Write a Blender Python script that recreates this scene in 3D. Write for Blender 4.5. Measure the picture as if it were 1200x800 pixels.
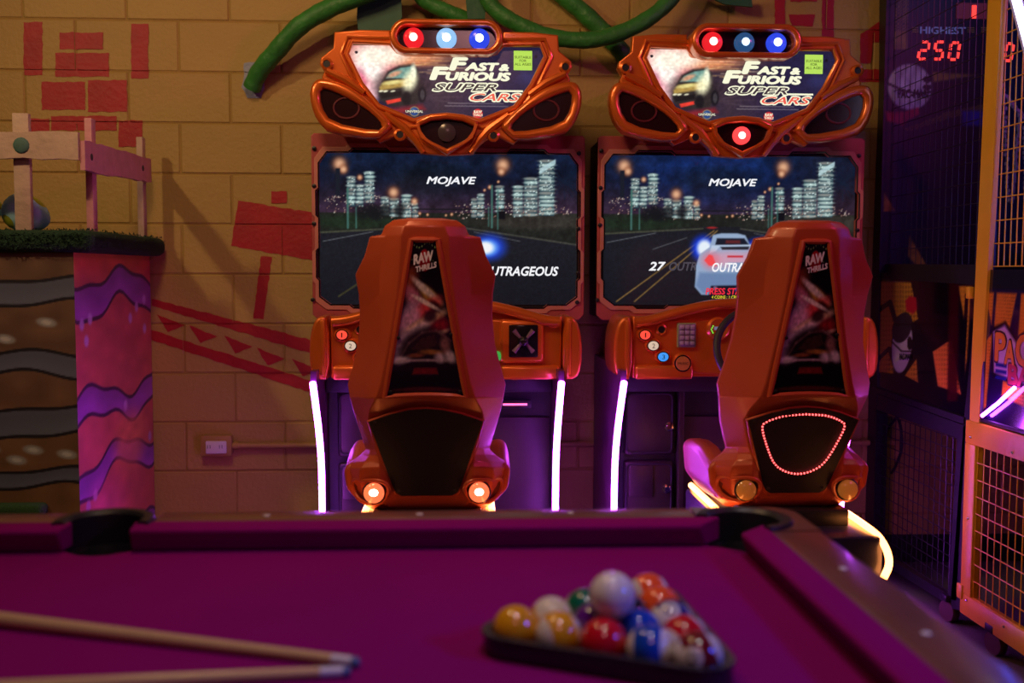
import bpy, bmesh, math, random
import numpy as np
from mathutils import Vector, Matrix
random.seed(7); RNG = np.random.default_rng(5)
for o in list(bpy.data.objects): bpy.data.objects.remove(o)
scn = bpy.context.scene
COL = scn.collection

# ------------------------------------------------------------------ camera
CAM_H = 1.24; FPX = 1200.0
YAW, PITCH, ROLL = math.radians(2.77), math.radians(3.9), 0.003
CROT = Matrix.Rotation(-YAW, 3, 'Z') @ Matrix.Rotation(math.pi/2-PITCH, 3, 'X') @ Matrix.Rotation(ROLL, 3, 'Z')
cd = bpy.data.cameras.new('camera'); cam = bpy.data.objects.new('camera', cd); COL.objects.link(cam)
cam.matrix_world = Matrix.Translation((0, 0, CAM_H)) @ CROT.to_4x4()
cd.sensor_width = 36; cd.lens = 36*FPX/1200; cd.clip_start = .05
cd.dof.use_dof = True; cd.dof.focus_distance = 3.4; cd.dof.aperture_fstop = 2.4
scn.camera = cam
# ------------------------------------------------------------------ view, world, lights
vs = scn.view_settings
vs.view_transform = 'Standard'; vs.look = 'None'; vs.gamma = 1; vs.use_curve_mapping = False; vs.exposure = 0.0
w = bpy.data.worlds.new('world'); scn.world = w; w.use_nodes = True
w.node_tree.nodes['Background'].inputs[0].default_value = (.35, .25, .45, 1)
w.node_tree.nodes['Background'].inputs[1].default_value = .02

def lamp(name, kind, loc, target, energy, color, size=.3, spot=60, blend=.6):
    l = bpy.data.lights.new(name, kind); l.energy = energy; l.color = color
    if kind == 'AREA': l.shape = 'DISK'; l.size = size
    if kind == 'SPOT': l.spot_size = math.radians(spot); l.spot_blend = blend; l.shadow_soft_size = size
    if kind == 'POINT': l.shadow_soft_size = size
    o = bpy.data.objects.new(name, l); COL.objects.link(o); o.location = loc
    o.rotation_euler = (Vector(target)-Vector(loc)).to_track_quat('-Z', 'Y').to_euler()
    return o
lamp('warm_ceiling_spot', 'SPOT', (-2.3, 1.9, 3.0), (-.35, 4.2, 1.55), 70, (1, .70, .36), .06, 90, .8)
lamp('magenta_ceiling_spot', 'SPOT', (3.0, 1.5, 2.9), (0, 3.6, .9), 58, (1, .08, .50), .12, 76, .8)
lamp('table_pendant', 'SPOT', (.3, 1.0, 3.0), (.15, 1.1, .8), 42, (1, .80, .84), .12, 62, .7)
lamp('blue_ceiling_spot', 'SPOT', (2.2, .30, 2.0), (.66, .98, .8), 90, (.02, .08, 1), .1, 34, .8)
lamp('warm_ceiling_lamp', 'AREA', (-.7, 2.0, 3.1), (.6, 4.0, 1.2), 18, (1, .60, .30), .5)
lamp('rose_ceiling_lamp', 'AREA', (.1, -.6, 3.1), (.2, 3.0, .9), 6.5, (1, .44, .46), .5)

# ------------------------------------------------------------------ pixel -> point helpers (1200x800 frame)
CP = Vector((0, 0, CAM_H))
def ray(px, py): return CROT @ Vector(((px-600)/FPX, (400-py)/FPX, -1))
def Py(px, py, Y):
    d = ray(px, py); return CP+d*((Y-CP.y)/d.y)
def Px(px, py, X):
    d = ray(px, py); return CP+d*((X-CP.x)/d.x)
def Pz(px, py, Z):
    d = ray(px, py); return CP+d*((Z-CP.z)/d.z)

# ------------------------------------------------------------------ materials
MATS = {}
def s2l(c): 
    c = np.asarray(c, float)/255.
    return np.where(c <= .04045, c/12.92, ((c+.055)/1.055)**2.4)
def mat(name, col, rough=.5, metal=0., emit=None, estr=1., var=.12, scale=8., bump=0., bscale=60., coat=0., alpha=None, spec=None):
    """principled surface with noise-driven colour variation (and optional fine relief)"""
    if name in MATS: return MATS[name]
    m = bpy.data.materials.new(name); m.use_nodes = True; nt = m.node_tree; b = nt.nodes['Principled BSDF']
    tc = nt.nodes.new('ShaderNodeTexCoord'); n = nt.nodes.new('ShaderNodeTexNoise'); n.inputs['Scale'].default_value = scale; n.inputs['Detail'].default_value = 5
    nt.links.new(tc.outputs['Object'], n.inputs['Vector'])
    mx = nt.nodes.new('ShaderNodeMix'); mx.data_type = 'RGBA'
    lo = [max(0, c*(1-var)) for c in col[:3]]; hi = [min(1, c*(1+var)) for c in col[:3]]
    mx.inputs[6].default_value = (*lo, 1); mx.inputs[7].default_value = (*hi, 1)
    nt.links.new(n.outputs['Fac'], mx.inputs[0]); nt.links.new(mx.outputs[2], b.inputs['Base Color'])
    b.inputs['Roughness'].default_value = rough; b.inputs['Metallic'].default_value = metal
    if coat: b.inputs['Coat Weight'].default_value = coat; b.inputs['Coat Roughness'].default_value = .12
    if spec is not None: b.inputs['Specular IOR Level'].default_value = spec
    if emit is not None:
        b.inputs['Emission Color'].default_value = (*emit, 1); b.inputs['Emission Strength'].default_value = estr
    if alpha is not None: b.inputs['Alpha'].default_value = alpha
    if bump:
        n2 = nt.nodes.new('ShaderNodeTexNoise'); n2.inputs['Scale'].default_value = bscale; n2.inputs['Detail'].default_value = 4
        nt.links.new(tc.outputs['Object'], n2.inputs['Vector'])
        bp = nt.nodes.new('ShaderNodeBump'); bp.inputs['Strength'].default_value = bump; bp.inputs['Distance'].default_value = .01
        nt.links.new(n2.outputs['Fac'], bp.inputs['Height']); nt.links.new(bp.outputs['Normal'], b.inputs['Normal'])
    MATS[name] = m; return m
def print_mat(name, emission=0., rough=.3, coat=0., base=1.):
    """flat print: colours come from the mesh colour attribute"""
    if name in MATS: return MATS[name]
    m = bpy.data.materials.new(name); m.use_nodes = True; nt = m.node_tree; b = nt.nodes['Principled BSDF']
    a = nt.nodes.new('ShaderNodeVertexColor'); a.layer_name = 'print'
    n = nt.nodes.new('ShaderNodeTexNoise'); n.inputs['Scale'].default_value = 90
    mx = nt.nodes.new('ShaderNodeMix'); mx.data_type = 'RGBA'; mx.blend_type = 'MULTIPLY'; mx.inputs[0].default_value = .12
    nt.links.new(a.outputs[0], mx.inputs[6]); nt.links.new(n.outputs['Color'], mx.inputs[7])
    if emission:
        b.inputs['Base Color'].default_value = (.01, .01, .012, 1)
        nt.links.new(mx.outputs[2], b.inputs['Emission Color']); b.inputs['Emission Strength'].default_value = emission
    else: nt.links.new(mx.outputs[2], b.inputs['Base Color'])
    b.inputs['Roughness'].default_value = rough
    if coat: b.inputs['Coat Weight'].default_value = coat; b.inputs['Coat Roughness'].default_value = .08
    MATS[name] = m; return m
def L(r, g, b): return tuple(float(x) for x in s2l((r, g, b)))
def glow(name, rgb, s): return mat(name, (.05, .05, .05), .4, emit=L(*rgb), estr=s, var=.05)

orange = mat('orange_metallic_paint', (.78, .17, .02), .30, .45, var=.1, coat=.5)
seatpl = mat('orange_seat_plastic', (.57, .085, .028), .38, .1, var=.1, coat=.15, bump=.03, bscale=120)
bezelm = mat('red_printed_bezel', (.46, .09, .09), .4, .1, var=.35, scale=14)
bezel2 = mat('pale_red_bezel_inlay', (.62, .24, .19), .4, .1, var=.2, scale=14)
black = mat('black_plastic', (.012, .012, .014), .4, var=.3)
blackg = mat('black_gloss', (.01, .008, .012), .15, var=.3)
darkm = mat('dark_powder_coat', (.035, .03, .04), .42, .3, var=.25, bump=.08, bscale=300)
coinm = mat('coin_door_metal', (.06, .045, .04), .38, .5, var=.2, bump=.06, bscale=300)
chrome = mat('chrome', (.6, .58, .55), .2, 1, var=.05)
rubber = mat('black_rubber', (.02, .02, .022), .55, var=.3)
white = mat('white_plastic', (.75, .74, .72), .35, var=.04)
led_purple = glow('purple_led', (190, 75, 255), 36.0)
led_amber = glow('amber_led', (255, 150, 75), 11.0)
led_pink = glow('pink_led', (235, 90, 150), 3.0)

# ------------------------------------------------------------------ object helpers
ROOT = {}
def tag(o, label=None, cat=None, group=None, kind=None):
    if label: o['label'] = label
    if cat: o['category'] = cat
    if group: o['group'] = group
    if kind: o['kind'] = kind
    return o
def thing(name, label, cat, loc, group=None):
    o = bpy.data.objects.new(name, None); COL.objects.link(o); o.location = loc; o.empty_display_size = .1
    tag(o, label, cat, group); ROOT[o.name] = Vector(loc); return o
def base_of(o):
    while o is not None:
        if o.name in ROOT: return ROOT[o.name]
        o = o.parent
    return Vector((0, 0, 0))
def finish(me, sharp=35):
    me.polygons.foreach_set('use_smooth', [True]*len(me.polygons)); me.set_sharp_from_angle(angle=math.radians(sharp)); me.update()
class MB:
    def __init__(s): s.v = []; s.f = []
    def add(s, v, f):
        k = len(s.v); s.v += [Vector(p) for p in v]; s.f += [tuple(i+k for i in q) for q in f]; return s
    def box(s, lo, hi, M=None):
        x0, y0, z0 = lo; x1, y1, z1 = hi
        v = [Vector(p) for p in ((x0,y0,z0),(x1,y0,z0),(x1,y1,z0),(x0,y1,z0),(x0,y0,z1),(x1,y0,z1),(x1,y1,z1),(x0,y1,z1))]
        if M is not None: v = [M @ p for p in v]
        return s.add(v, [(0,3,2,1),(4,5,6,7),(0,1,5,4),(1,2,6,5),(2,3,7,6),(3,0,4,7)])
    def rbox(s, lo, hi, r=.005, seg=2, M=None):
        bm = bmesh.new(); bmesh.ops.create_cube(bm, size=1)
        c = (Vector(lo)+Vector(hi))/2; d = Vector(hi)-Vector(lo)
        for v in bm.verts: v.co = Vector((v.co.x*d.x, v.co.y*d.y, v.co.z*d.z))+c
        bmesh.ops.bevel(bm, geom=bm.edges[:], offset=min(r, min(abs(x) for x in d)*.49), segments=seg, profile=.5, affect='EDGES')
        if M is not None: bmesh.ops.transform(bm, matrix=M, verts=bm.verts[:])
        bm.verts.index_update(); s.add([v.co.copy() for v in bm.verts], [[v.index for v in f.verts] for f in bm.faces]); bm.free(); return s
    def prism(s, pts, d):
        """polygon of 3D points pushed along vector d"""
        pts = [Vector(p) for p in pts]; d = Vector(d); n = len(pts)
        return s.add(pts+[p+d for p in pts], [tuple(range(n)), tuple(range(2*n-1, n-1, -1))]+[(i, i+n, (i+1) % n+n, (i+1) % n) for i in range(n)])
    def tube(s, pts, r, n=10, cap=True):
        pts = [Vector(p) for p in pts]; rs = r if isinstance(r, (list, tuple)) else [r]*len(pts)
        v = []; prev = None
        for i, p in enumerate(pts):
            t = (pts[min(i+1, len(pts)-1)]-pts[max(i-1, 0)]).normalized()
            if prev is None:
                a = Vector((0,0,1)) if abs(t.z) < .9 else Vector((1,0,0)); u = t.cross(a).normalized()
            else: u = (prev-t*prev.dot(t)).normalized()
            prev = u; q = t.cross(u)
            v += [p+(u*math.cos(2*math.pi*k/n)+q*math.sin(2*math.pi*k/n))*rs[i] for k in range(n)]
        f = [(i*n+k, i*n+(k+1) % n, (i+1)*n+(k+1) % n, (i+1)*n+k) for i in range(len(pts)-1) for k in range(n)]
        if cap: f += [tuple(range(n-1, -1, -1)), tuple(range((len(pts)-1)*n, len(pts)*n))]
        return s.add(v, f)
    def loop_tube(s, pts, r, n=8):
        pts = [Vector(p) for p in pts]; m = len(pts); nrm = Vector((0,0,0))
        for i in range(m): nrm += pts[i].cross(pts[(i+1) % m])
        c = sum(pts, Vector())/m; nrm = Vector((0,0,0))
        for i in range(m): nrm += (pts[i]-c).cross(pts[(i+1) % m]-c)
        nrm.normalize(); v = []
        for i in range(m):
            t = (pts[(i+1) % m]-pts[i-1]).normalized(); u = nrm.cross(t).normalized()
            v += [pts[i]+(u*math.cos(2*math.pi*k/n)+nrm*math.sin(2*math.pi*k/n))*r for k in range(n)]
        return s.add(v, [(i*n+k, ((i+1) % m)*n+k, ((i+1) % m)*n+(k+1) % n, i*n+(k+1) % n) for i in range(m) for k in range(n)])
    def lathe(s, prof, c, axis=(0,-1,0), n=20, sx=1., sy=1.):
        """prof: list of (radius, height along axis)"""
        ax = Vector(axis).normalized(); a = Vector((0,0,1)) if abs(ax.z) < .9 else Vector((1,0,0))
        u = a.cross(ax).normalized(); q = ax.cross(u); c = Vector(c); v = []
        for r, h in prof: v += [c+ax*h+(u*sx*math.cos(2*math.pi*k/n)+q*sy*math.sin(2*math.pi*k/n))*r for k in range(n)]
        m = len(prof)
        f = [(i*n+k, i*n+(k+1) % n, (i+1)*n+(k+1) % n, (i+1)*n+k) for i in range(m-1) for k in range(n)]
        f += [tuple(range(n-1, -1, -1)), tuple(range((m-1)*n, m*n))]
        return s.add(v, f)
    def sphere(s, c, r, n=16, sc=(1,1,1), M=None):
        v = []; c = Vector(c); m = n//2
        for i in range(1, m):
            for k in range(n):
                a = math.pi*i/m; b = 2*math.pi*k/n
                p = Vector((r*sc[0]*math.sin(a)*math.cos(b), r*sc[1]*math.sin(a)*math.sin(b), r*sc[2]*math.cos(a)))
                v.append(c+(M @ p if M is not None else p))
        for z in (1, -1):
            p = Vector((0,0,z*r*sc[2])); v.append(c+(M @ p if M is not None else p))
        f = [(i*n+k, (i+1)*n+k, (i+1)*n+(k+1) % n, i*n+(k+1) % n) for i in range(m-2) for k in range(n)]
        t = (m-1)*n
        f += [(t, k, (k+1) % n) for k in range(n)]+[(t+1, (m-2)*n+(k+1) % n, (m-2)*n+k) for k in range(n)]
        return s.add(v, f)
    def build(s, name, m, parent=None, sharp=35, **kw):
        return link(name, s.v, s.f, m, parent, sharp, **kw)
def link(name, v, f, m, parent=None, sharp=35, flip=True, **kw):
    off = base_of(parent); me = bpy.data.meshes.new(name)
    me.from_pydata([tuple(Vector(p)-off) for p in v], [], f)
    if flip:
        bm = bmesh.new(); bm.from_mesh(me); bmesh.ops.recalc_face_normals(bm, faces=bm.faces[:]); bm.to_mesh(me); bm.free()
    me.materials.append(m); finish(me, sharp)
    o = bpy.data.objects.new(name, me); COL.objects.link(o)
    if parent is not None: o.parent = parent
    return tag(o, **kw) if kw else o
def struct(name, mb, m, parent=None, label=None):
    o = mb.build(name, m, parent)
    if parent is None: o['kind'] = 'structure'
    if label: o['label'] = label
    return o
def chaikin(p, n=2, closed=True):
    p = [Vector(q) for q in p]
    for _ in range(n):
        q = []
        rng = range(len(p)) if closed else range(len(p)-1)
        if not closed: q.append(p[0])
        for i in rng:
            a, b = p[i], p[(i+1) % len(p)]; q += [a*.75+b*.25, a*.25+b*.75]
        if not closed: q.append(p[-1])
        p = q
    return p
def catmull(p, k=6):
    p = [Vector(q) for q in p]; P = [p[0]*2-p[1]]+p+[p[-1]*2-p[-2]]; out = []
    for i in range(1, len(P)-2):
        for j in range(k):
            t = j/k; a, b, c, d = P[i-1:i+3]
            out.append(.5*((2*b)+(c-a)*t+(2*a-5*b+4*c-d)*t*t+(3*b-a-3*c+d)*t**3))
    return out+[p[-1]]
def curve_plate(rings, depth, bevel, seg=2):
    """filled 2D outline with holes, thickness and rounded rim -> verts(x,y,z local), faces"""
    cu = bpy.data.curves.new('tmp', 'CURVE'); cu.dimensions = '2D'; cu.fill_mode = 'BOTH'
    cu.extrude = depth/2; cu.bevel_depth = bevel; cu.bevel_resolution = seg; cu.offset = -bevel
    for r in rings:
        sp = cu.splines.new('POLY'); sp.points.add(len(r)-1); sp.use_cyclic_u = True
        for q, p in zip(sp.points, r): q.co = (p[0], p[1], 0, 1)
    return conv(cu)
def conv(cu):
    ob = bpy.data.objects.new('tmp', cu); COL.objects.link(ob); dg = bpy.context.evaluated_depsgraph_get()
    me = bpy.data.meshes.new_from_object(ob.evaluated_get(dg))
    v = [p.co.copy() for p in me.vertices]; f = [tuple(p.vertices) for p in me.polygons]
    bpy.data.objects.remove(ob); bpy.data.curves.remove(cu); bpy.data.meshes.remove(me); return v, f
def plate(name, rings, Y, depth, bevel, m, parent=None, seg=2, **kw):
    """plate standing in an XZ plane; rings in (X, Z); front face at Y"""
    v, f = curve_plate(rings, depth, bevel, seg)
    zf = depth/2+bevel
    return link(name, [Vector((p.x, Y+zf-p.z, p.y)) for p in v], f, m, parent, flip=False, **kw)
def text(name, s, O, U, V, m, parent=None, shear=0., bold=0., pad=0., thick=0., **kw):
    """lettering fitted to the parallelogram O, O+U, O+V"""
    cu = bpy.data.curves.new('txt', 'FONT'); cu.body = s; cu.shear = shear; cu.offset = min(0, bold); cu.extrude = 0; cu.size = 1; cu.fill_mode = 'FRONT'; cu.resolution_u = 3
    v, f = conv(cu)
    if bold > 0:                                   # heavier weight: the glyphs repeated around a small circle
        n0 = len(v); v2, f2 = [], []
        for k in range(8):
            dx, dy = bold*math.cos(k*math.pi/4), bold*math.sin(k*math.pi/4)
            f2 += [tuple(q+k*n0 for q in t_) for t_ in f]; v2 += [p+Vector((dx, dy, k)) for p in v]
        v, f = v2, f2
    xs = [p.x for p in v]; ys = [p.y for p in v]; x0, x1, y0, y1 = min(xs), max(xs), min(ys), max(ys)
    O, U, V = Vector(O), Vector(U), Vector(V)
    if pad:
        ul, vl = U.length, V.length; O = O-U*(pad/ul)-V*(pad/vl); U = U*(1+2*pad/ul); V = V*(1+2*pad/vl)
    N = U.cross(V).normalized()*6e-5
    return link(name, [O+U*((p.x-x0)/(x1-x0))+V*((p.y-y0)/(y1-y0))+N*p.z for p in v], f, m, parent, flip=False, **kw)
def text_y(name, s, x0, y0, x1, y1, Y, m, parent=None, dx=0., **kw):
    a = Py(x0, y1, Y); b = Py(x1, y1, Y); c = Py(x0, y0, Y)
    return text(name, s, (a.x+dx, Y, a.z), (b.x-a.x, 0, 0), (0, 0, c.z-a.z), m, parent, **kw)

# ------------------------------------------------------------------ flat print canvas
class Art:
    """numpy canvas addressed in its own coordinates; colours are sRGB 0..255"""
    def __init__(s, W, H, x0, y0, x1, y1, bg):
        s.W, s.H = W, H; s.x0, s.y0, s.x1, s.y1 = x0, y0, x1, y1
        s.X, s.Y = np.meshgrid(x0+(np.arange(W)+.0)/(W-1)*(x1-x0), y0+(np.arange(H)+.0)/(H-1)*(y1-y0))
        s.c = np.zeros((H, W, 3))+np.array(bg, float); s.px = (x1-x0)/(W-1)
    def put(s, a, col): s.c = s.c*(1-a[..., None])+np.array(col, float)*a[..., None]
    def add(s, a, col): s.c = np.minimum(255, s.c+np.array(col, float)*a[..., None])
    def ell(s, cx, cy, rx, ry, col, al=1., soft=.1, rot=0., add=False):
        dx, dy = s.X-cx, s.Y-cy
        if rot: c, q = math.cos(rot), math.sin(rot); dx, dy = dx*c+dy*q, -dx*q+dy*c
        d = np.sqrt((dx/rx)**2+(dy/ry)**2); a = np.clip((1+soft-d)/(2*soft), 0, 1); a = a*a*(3-2*a)*al
        (s.add if add else s.put)(a, col)
    def mask(s, pts):
        d = np.full(s.X.shape, 1e9); ins = np.zeros(s.X.shape, bool); n = len(pts)
        for i in range(n):
            ax, ay = pts[i]; bx, by = pts[(i+1) % n]; ex, ey = bx-ax, by-ay
            t = np.clip(((s.X-ax)*ex+(s.Y-ay)*ey)/(ex*ex+ey*ey+1e-12), 0, 1)
            d = np.minimum(d, np.hypot(s.X-ax-t*ex, s.Y-ay-t*ey))
            cr = (ay > s.Y) != (by > s.Y); ins ^= cr & (s.X < (bx-ax)*(s.Y-ay)/((by-ay)+1e-12)+ax)
        return np.where(ins, d, -d)
    def poly(s, pts, col, al=1., soft=None):
        w_ = soft or s.px*.6; s.put(np.clip(s.mask(pts)/w_*.5+.5, 0, 1)*al, col)
    def line(s, a, b, wd, col, al=1., soft=None, add=False):
        ex, ey = b[0]-a[0], b[1]-a[1]; t = np.clip(((s.X-a[0])*ex+(s.Y-a[1])*ey)/(ex*ex+ey*ey+1e-9), 0, 1)
        d = np.hypot(s.X-a[0]-t*ex, s.Y-a[1]-t*ey); w_ = soft or s.px*.6
        m_ = np.clip((wd/2-d)/w_*.5+.5, 0, 1)*al; (s.add if add else s.put)(m_, col)
    def pline(s, pts, wd, col, al=1., soft=None):
        for a, b in zip(pts, pts[1:]): s.line(a, b, wd, col, al, soft)
    def noise(s, amt, cell=6):
        h, w_ = s.H//cell+2, s.W//cell+2; g = RNG.random((h, w_)); 
        yy, xx = np.mgrid[0:s.H, 0:s.W]/cell; iy, ix = yy.astype(int), xx.astype(int); fy, fx = yy-iy, xx-ix
        n = (g[iy, ix]*(1-fx)+g[iy, ix+1]*fx)*(1-fy)+(g[iy+1, ix]*(1-fx)+g[iy+1, ix+1]*fx)*fy
        s.c = np.clip(s.c*(1+amt*(n[..., None]-.5)*2), 0, 255); return n
    def mesh(s, name, m, parent, place, keep=None, **kw):
        """place(u, v) -> point; keep(x, y) -> bool array of vertices that stay"""
        U, V = np.meshgrid(np.linspace(0, 1, s.W), np.linspace(0, 1, s.H))
        off = np.array(base_of(parent)); P = place(U, V)
        v = np.stack(P, -1).reshape(-1, 3)-off
        i = np.arange(s.W*s.H).reshape(s.H, s.W)
        q = np.stack([i[1:, :-1], i[1:, 1:], i[:-1, 1:], i[:-1, :-1]], -1).reshape(-1, 4)
        if keep is not None:
            k = keep(s.X, s.Y).ravel(); q = q[k[q].all(1)]
            used = np.unique(q); re = np.zeros(len(v), int); re[used] = np.arange(len(used)); v = v[used]; q = re[q]; sel = used
        else: sel = slice(None)
        me = bpy.data.meshes.new(name); me.vertices.add(len(v)); me.vertices.foreach_set('co', v.astype(np.float32).ravel())
        me.loops.add(q.size); me.loops.foreach_set('vertex_index', q.astype(np.int32).ravel())
        me.polygons.add(len(q)); me.polygons.foreach_set('loop_start', np.arange(0, q.size, 4, dtype=np.int32))
        me.update(calc_edges=True)
        at = me.color_attributes.new('print', 'FLOAT_COLOR', 'POINT')
        c = s2l(s.c).reshape(-1, 3)[sel]; at.data.foreach_set('color', np.concatenate([c, np.ones((len(c), 1))], 1).astype(np.float32).ravel())
        me.materials.append(m); me.validate()
        o = bpy.data.objects.new(name, me); COL.objects.link(o)
        if parent is not None: o.parent = parent
        return tag(o, **kw) if kw else o

# ================================================================== THE ROOM
WY = 4.25
wallm = mat('ochre_block_paint', (.46, .30, .085), .62, var=.16, scale=3.5, bump=.35, bscale=55)
mortm = mat('ochre_painted_joint', (.36, .22, .05), .7, var=.2, bump=.3, bscale=80)
redp = mat('red_wall_paint', (.42, .012, .022), .55, var=.3, scale=9, bump=.25, bscale=55)
carpet = mat('speckled_carpet', (.13, .12, .10), .95, var=.9, scale=220, bump=.6, bscale=400)
dark_wall = mat('dark_room_paint', (.10, .06, .08), .8, var=.2, bump=.1)
struct('floor', MB().box((-4, -3, -.1), (4.5, WY+.2, 0)), carpet, label='dark speckled carpet floor')
struct('ceiling', MB().box((-4, -3, 3.3), (4.5, WY+.2, 3.4)), dark_wall)
struct('wall_left', MB().box((-4.1, -3, 0), (-4, WY+.2, 3.3)), dark_wall)
struct('wall_right', MB().box((4.5, -3, 0), (4.6, WY+.2, 3.3)), dark_wall)
struct('wall_front', MB().box((-4, -3.1, 0), (4.5, -3, 3.3)), dark_wall)
wall = struct('wall_back', MB().box((-4, WY+.004, 0), (4.5, WY+.2, 3.3)), mortm, label='ochre painted concrete block wall')
BW, BH = .4064, .2032
x_ref = Py(270, 114, WY).x; z_ref = Py(200, 144, WY).z           # a joint crossing seen in the photograph
bmk = MB().rbox((-BW/2+.003, 0, -BH/2+.003), (BW/2-.003, .03, BH/2-.003), .004, 1)
def block_mesh(w_):
    me = bpy.data.meshes.new('block'); mb = MB().rbox((-w_/2+.003, 0, -BH/2+.003), (w_/2-.003, .03, BH/2-.003), .004, 1)
    me.from_pydata([tuple(p) for p in mb.v], [], mb.f); me.materials.append(wallm); finish(me); return me
block_full = block_mesh(BW)
BLOCKS = []
k0 = -math.ceil(z_ref/BH); 
for r in range(k0, 9):
    zc = z_ref+(r+.5)*BH
    if zc < .02 or zc > 2.75: continue
    off = 0 if r % 2 == 0 else BW/2
    for c in range(-6, 10):
        xc = x_ref+off+(c+.5)*BW
        if xc < -2.9 or xc > 3.4: continue
        o = bpy.data.objects.new('block', block_full); COL.objects.link(o); o.parent = wall
        o.location = (xc, WY+random.uniform(-.0012, .0012), zc)
        BLOCKS.append((xc-BW/2+.004, xc+BW/2-.004, zc-BH/2+.004, zc+BH/2-.004))
struct('baseboard_back', MB().rbox((-4, WY-.014, 0), (4.5, WY, .12), .004), mat('black_vinyl_base', (.02, .018, .02), .5), label='black vinyl baseboard along the block wall')

# red paint on the blocks: every shape is cut by the joints, the joints are painted too
def clip(poly, x0, x1, z0, z1):
    for ax, lim, sg in ((0, x0, 1), (0, x1, -1), (1, z0, 1), (1, z1, -1)):
        out = []
        for i in range(len(poly)):
            a, b = poly[i], poly[(i+1) % len(poly)]; da, db = sg*(a[ax]-lim), sg*(b[ax]-lim)
            if da >= 0: out.append(a)
            if (da >= 0) != (db >= 0):
                t = da/(da-db); out.append((a[0]+(b[0]-a[0])*t, a[1]+(b[1]-a[1])*t))
        poly = out
        if len(poly) < 3: return []
    return poly
def ragged(pts, k=5, amt=.7):
    out = []
    for i in range(len(pts)):
        a, b = pts[i], pts[(i+1) % len(pts)]
        n = max(1, int(math.hypot(b[0]-a[0], b[1]-a[1])/k))
        for j in range(n):
            t = j/n; jt = 0 if j == 0 else amt
            out.append((a[0]+(b[0]-a[0])*t+random.uniform(-jt, jt), a[1]+(b[1]-a[1])*t+random.uniform(-jt, jt)))
    return out
def paint(pts, name='paint_patch', m=redp):
    pl = [(p.x, p.z) for p in (Py(x, y, WY) for x, y in ragged(pts))]
    mb = MB()
    def face(p, Y): mb.prism([(a, Y, b) for a, b in p], (0, .0008, 0))
    face(pl, WY+.0030)
    xs = [p[0] for p in pl]; zs = [p[1] for p in pl]
    for (x0, x1, z0, z1) in BLOCKS:
        if x1 < min(xs) or x0 > max(xs) or z1 < min(zs) or z0 > max(zs): continue
        q = clip(pl, x0, x1, z0, z1)
        if q: face(q, WY-.0022)
    mb.build(name, m, wall)
def rect(x0, y0, x1, y1): return [(x0, y0), (x1, y0), (x1, y1), (x0, y1)]
# plain block pattern, upper left
for q in (rect(28, 26, 50, 88), rect(154, 28, 174, 92), rect(70, 38, 121, 58), rect(65, 62, 128, 90), rect(49, 96, 100, 129),
          rect(103, 94, 149, 131), rect(60, 136, 137, 153), rect(139, 141, 167, 172), rect(31, 139, 58, 154)): paint(q)
# bar, stem and truss painted low on the wall
paint([(279, 235), (366, 249), (366, 305), (271, 288)]); paint(rect(318, 224, 336, 238)); paint([(306, 300), (319, 301), (309, 374), (297, 373)])
paint([(178, 350), (372, 400), (372, 416), (178, 358)]); paint([(176, 386), (178, 398), (372, 462), (372, 448)])
for x, y in ((184, 368), (222, 381), (263, 393), (301, 407), (342, 420)): paint([(x, y), (x+33, y+13), (x+13, y+21)])
# ladder and angle, upper right
paint(rect(908, -8, 920, 33)); paint(rect(963, -8, 977, 49)); paint([(924, 17), (955, 17), (952, 31), (928, 30)]); paint([(926, -8), (957, -8), (957, 2), (926, 2)]); paint(rect(934, 43, 957, 48))
paint([(1040, 18), (1040, 50), (1023, 50), (1020, 74), (1008, 74), (1008, 40), (1018, 34)]); paint(rect(1000, 81, 1040, 96))

# ================================================================== OUTLET, CONDUIT
ol = Py(256, 521, WY)
t = thing('power_outlet', 'beige surface-mounted power outlet on the block wall left of the arcade machines', 'outlet', (ol.x, WY-.03, ol.z-.04))
beige = mat('painted_steel_box', (.42, .26, .08), .5)
MB().rbox((ol.x-.062, WY-.045, ol.z-.04), (ol.x+.062, WY-.001, ol.z+.045), .005).build('box', beige, t)
f = MB().rbox((ol.x-.04, WY-.054, ol.z-.028), (ol.x+.044, WY-.045, ol.z+.024), .008).build('face_plate', white, t)
s_ = MB()
for dx in (-.028, .02): s_.box((ol.x+dx-.004, WY-.0555, ol.z-.006), (ol.x+dx-.002, WY-.0535, ol.z+.008)); s_.box((ol.x+dx+.006, WY-.0555, ol.z-.006), (ol.x+dx+.008, WY-.0535, ol.z+.008))
s_.build('slot', black, f)
a = Py(275, 521, WY); cz = a.z
cdt = thing('conduit', 'thin painted metal conduit running along the wall from the outlet', 'conduit', (a.x, WY-.02, cz))
MB().tube([(a.x-.01, WY-.022, cz), (1.9, WY-.022, cz)], .0115, 12).build('pipe', beige, cdt)
for x in (a.x+.012, .62, 1.7): MB().tube([(x-.012, WY-.022, cz), (x+.012, WY-.022, cz)], .0165, 12).build('coupling', beige, cdt)

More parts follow.
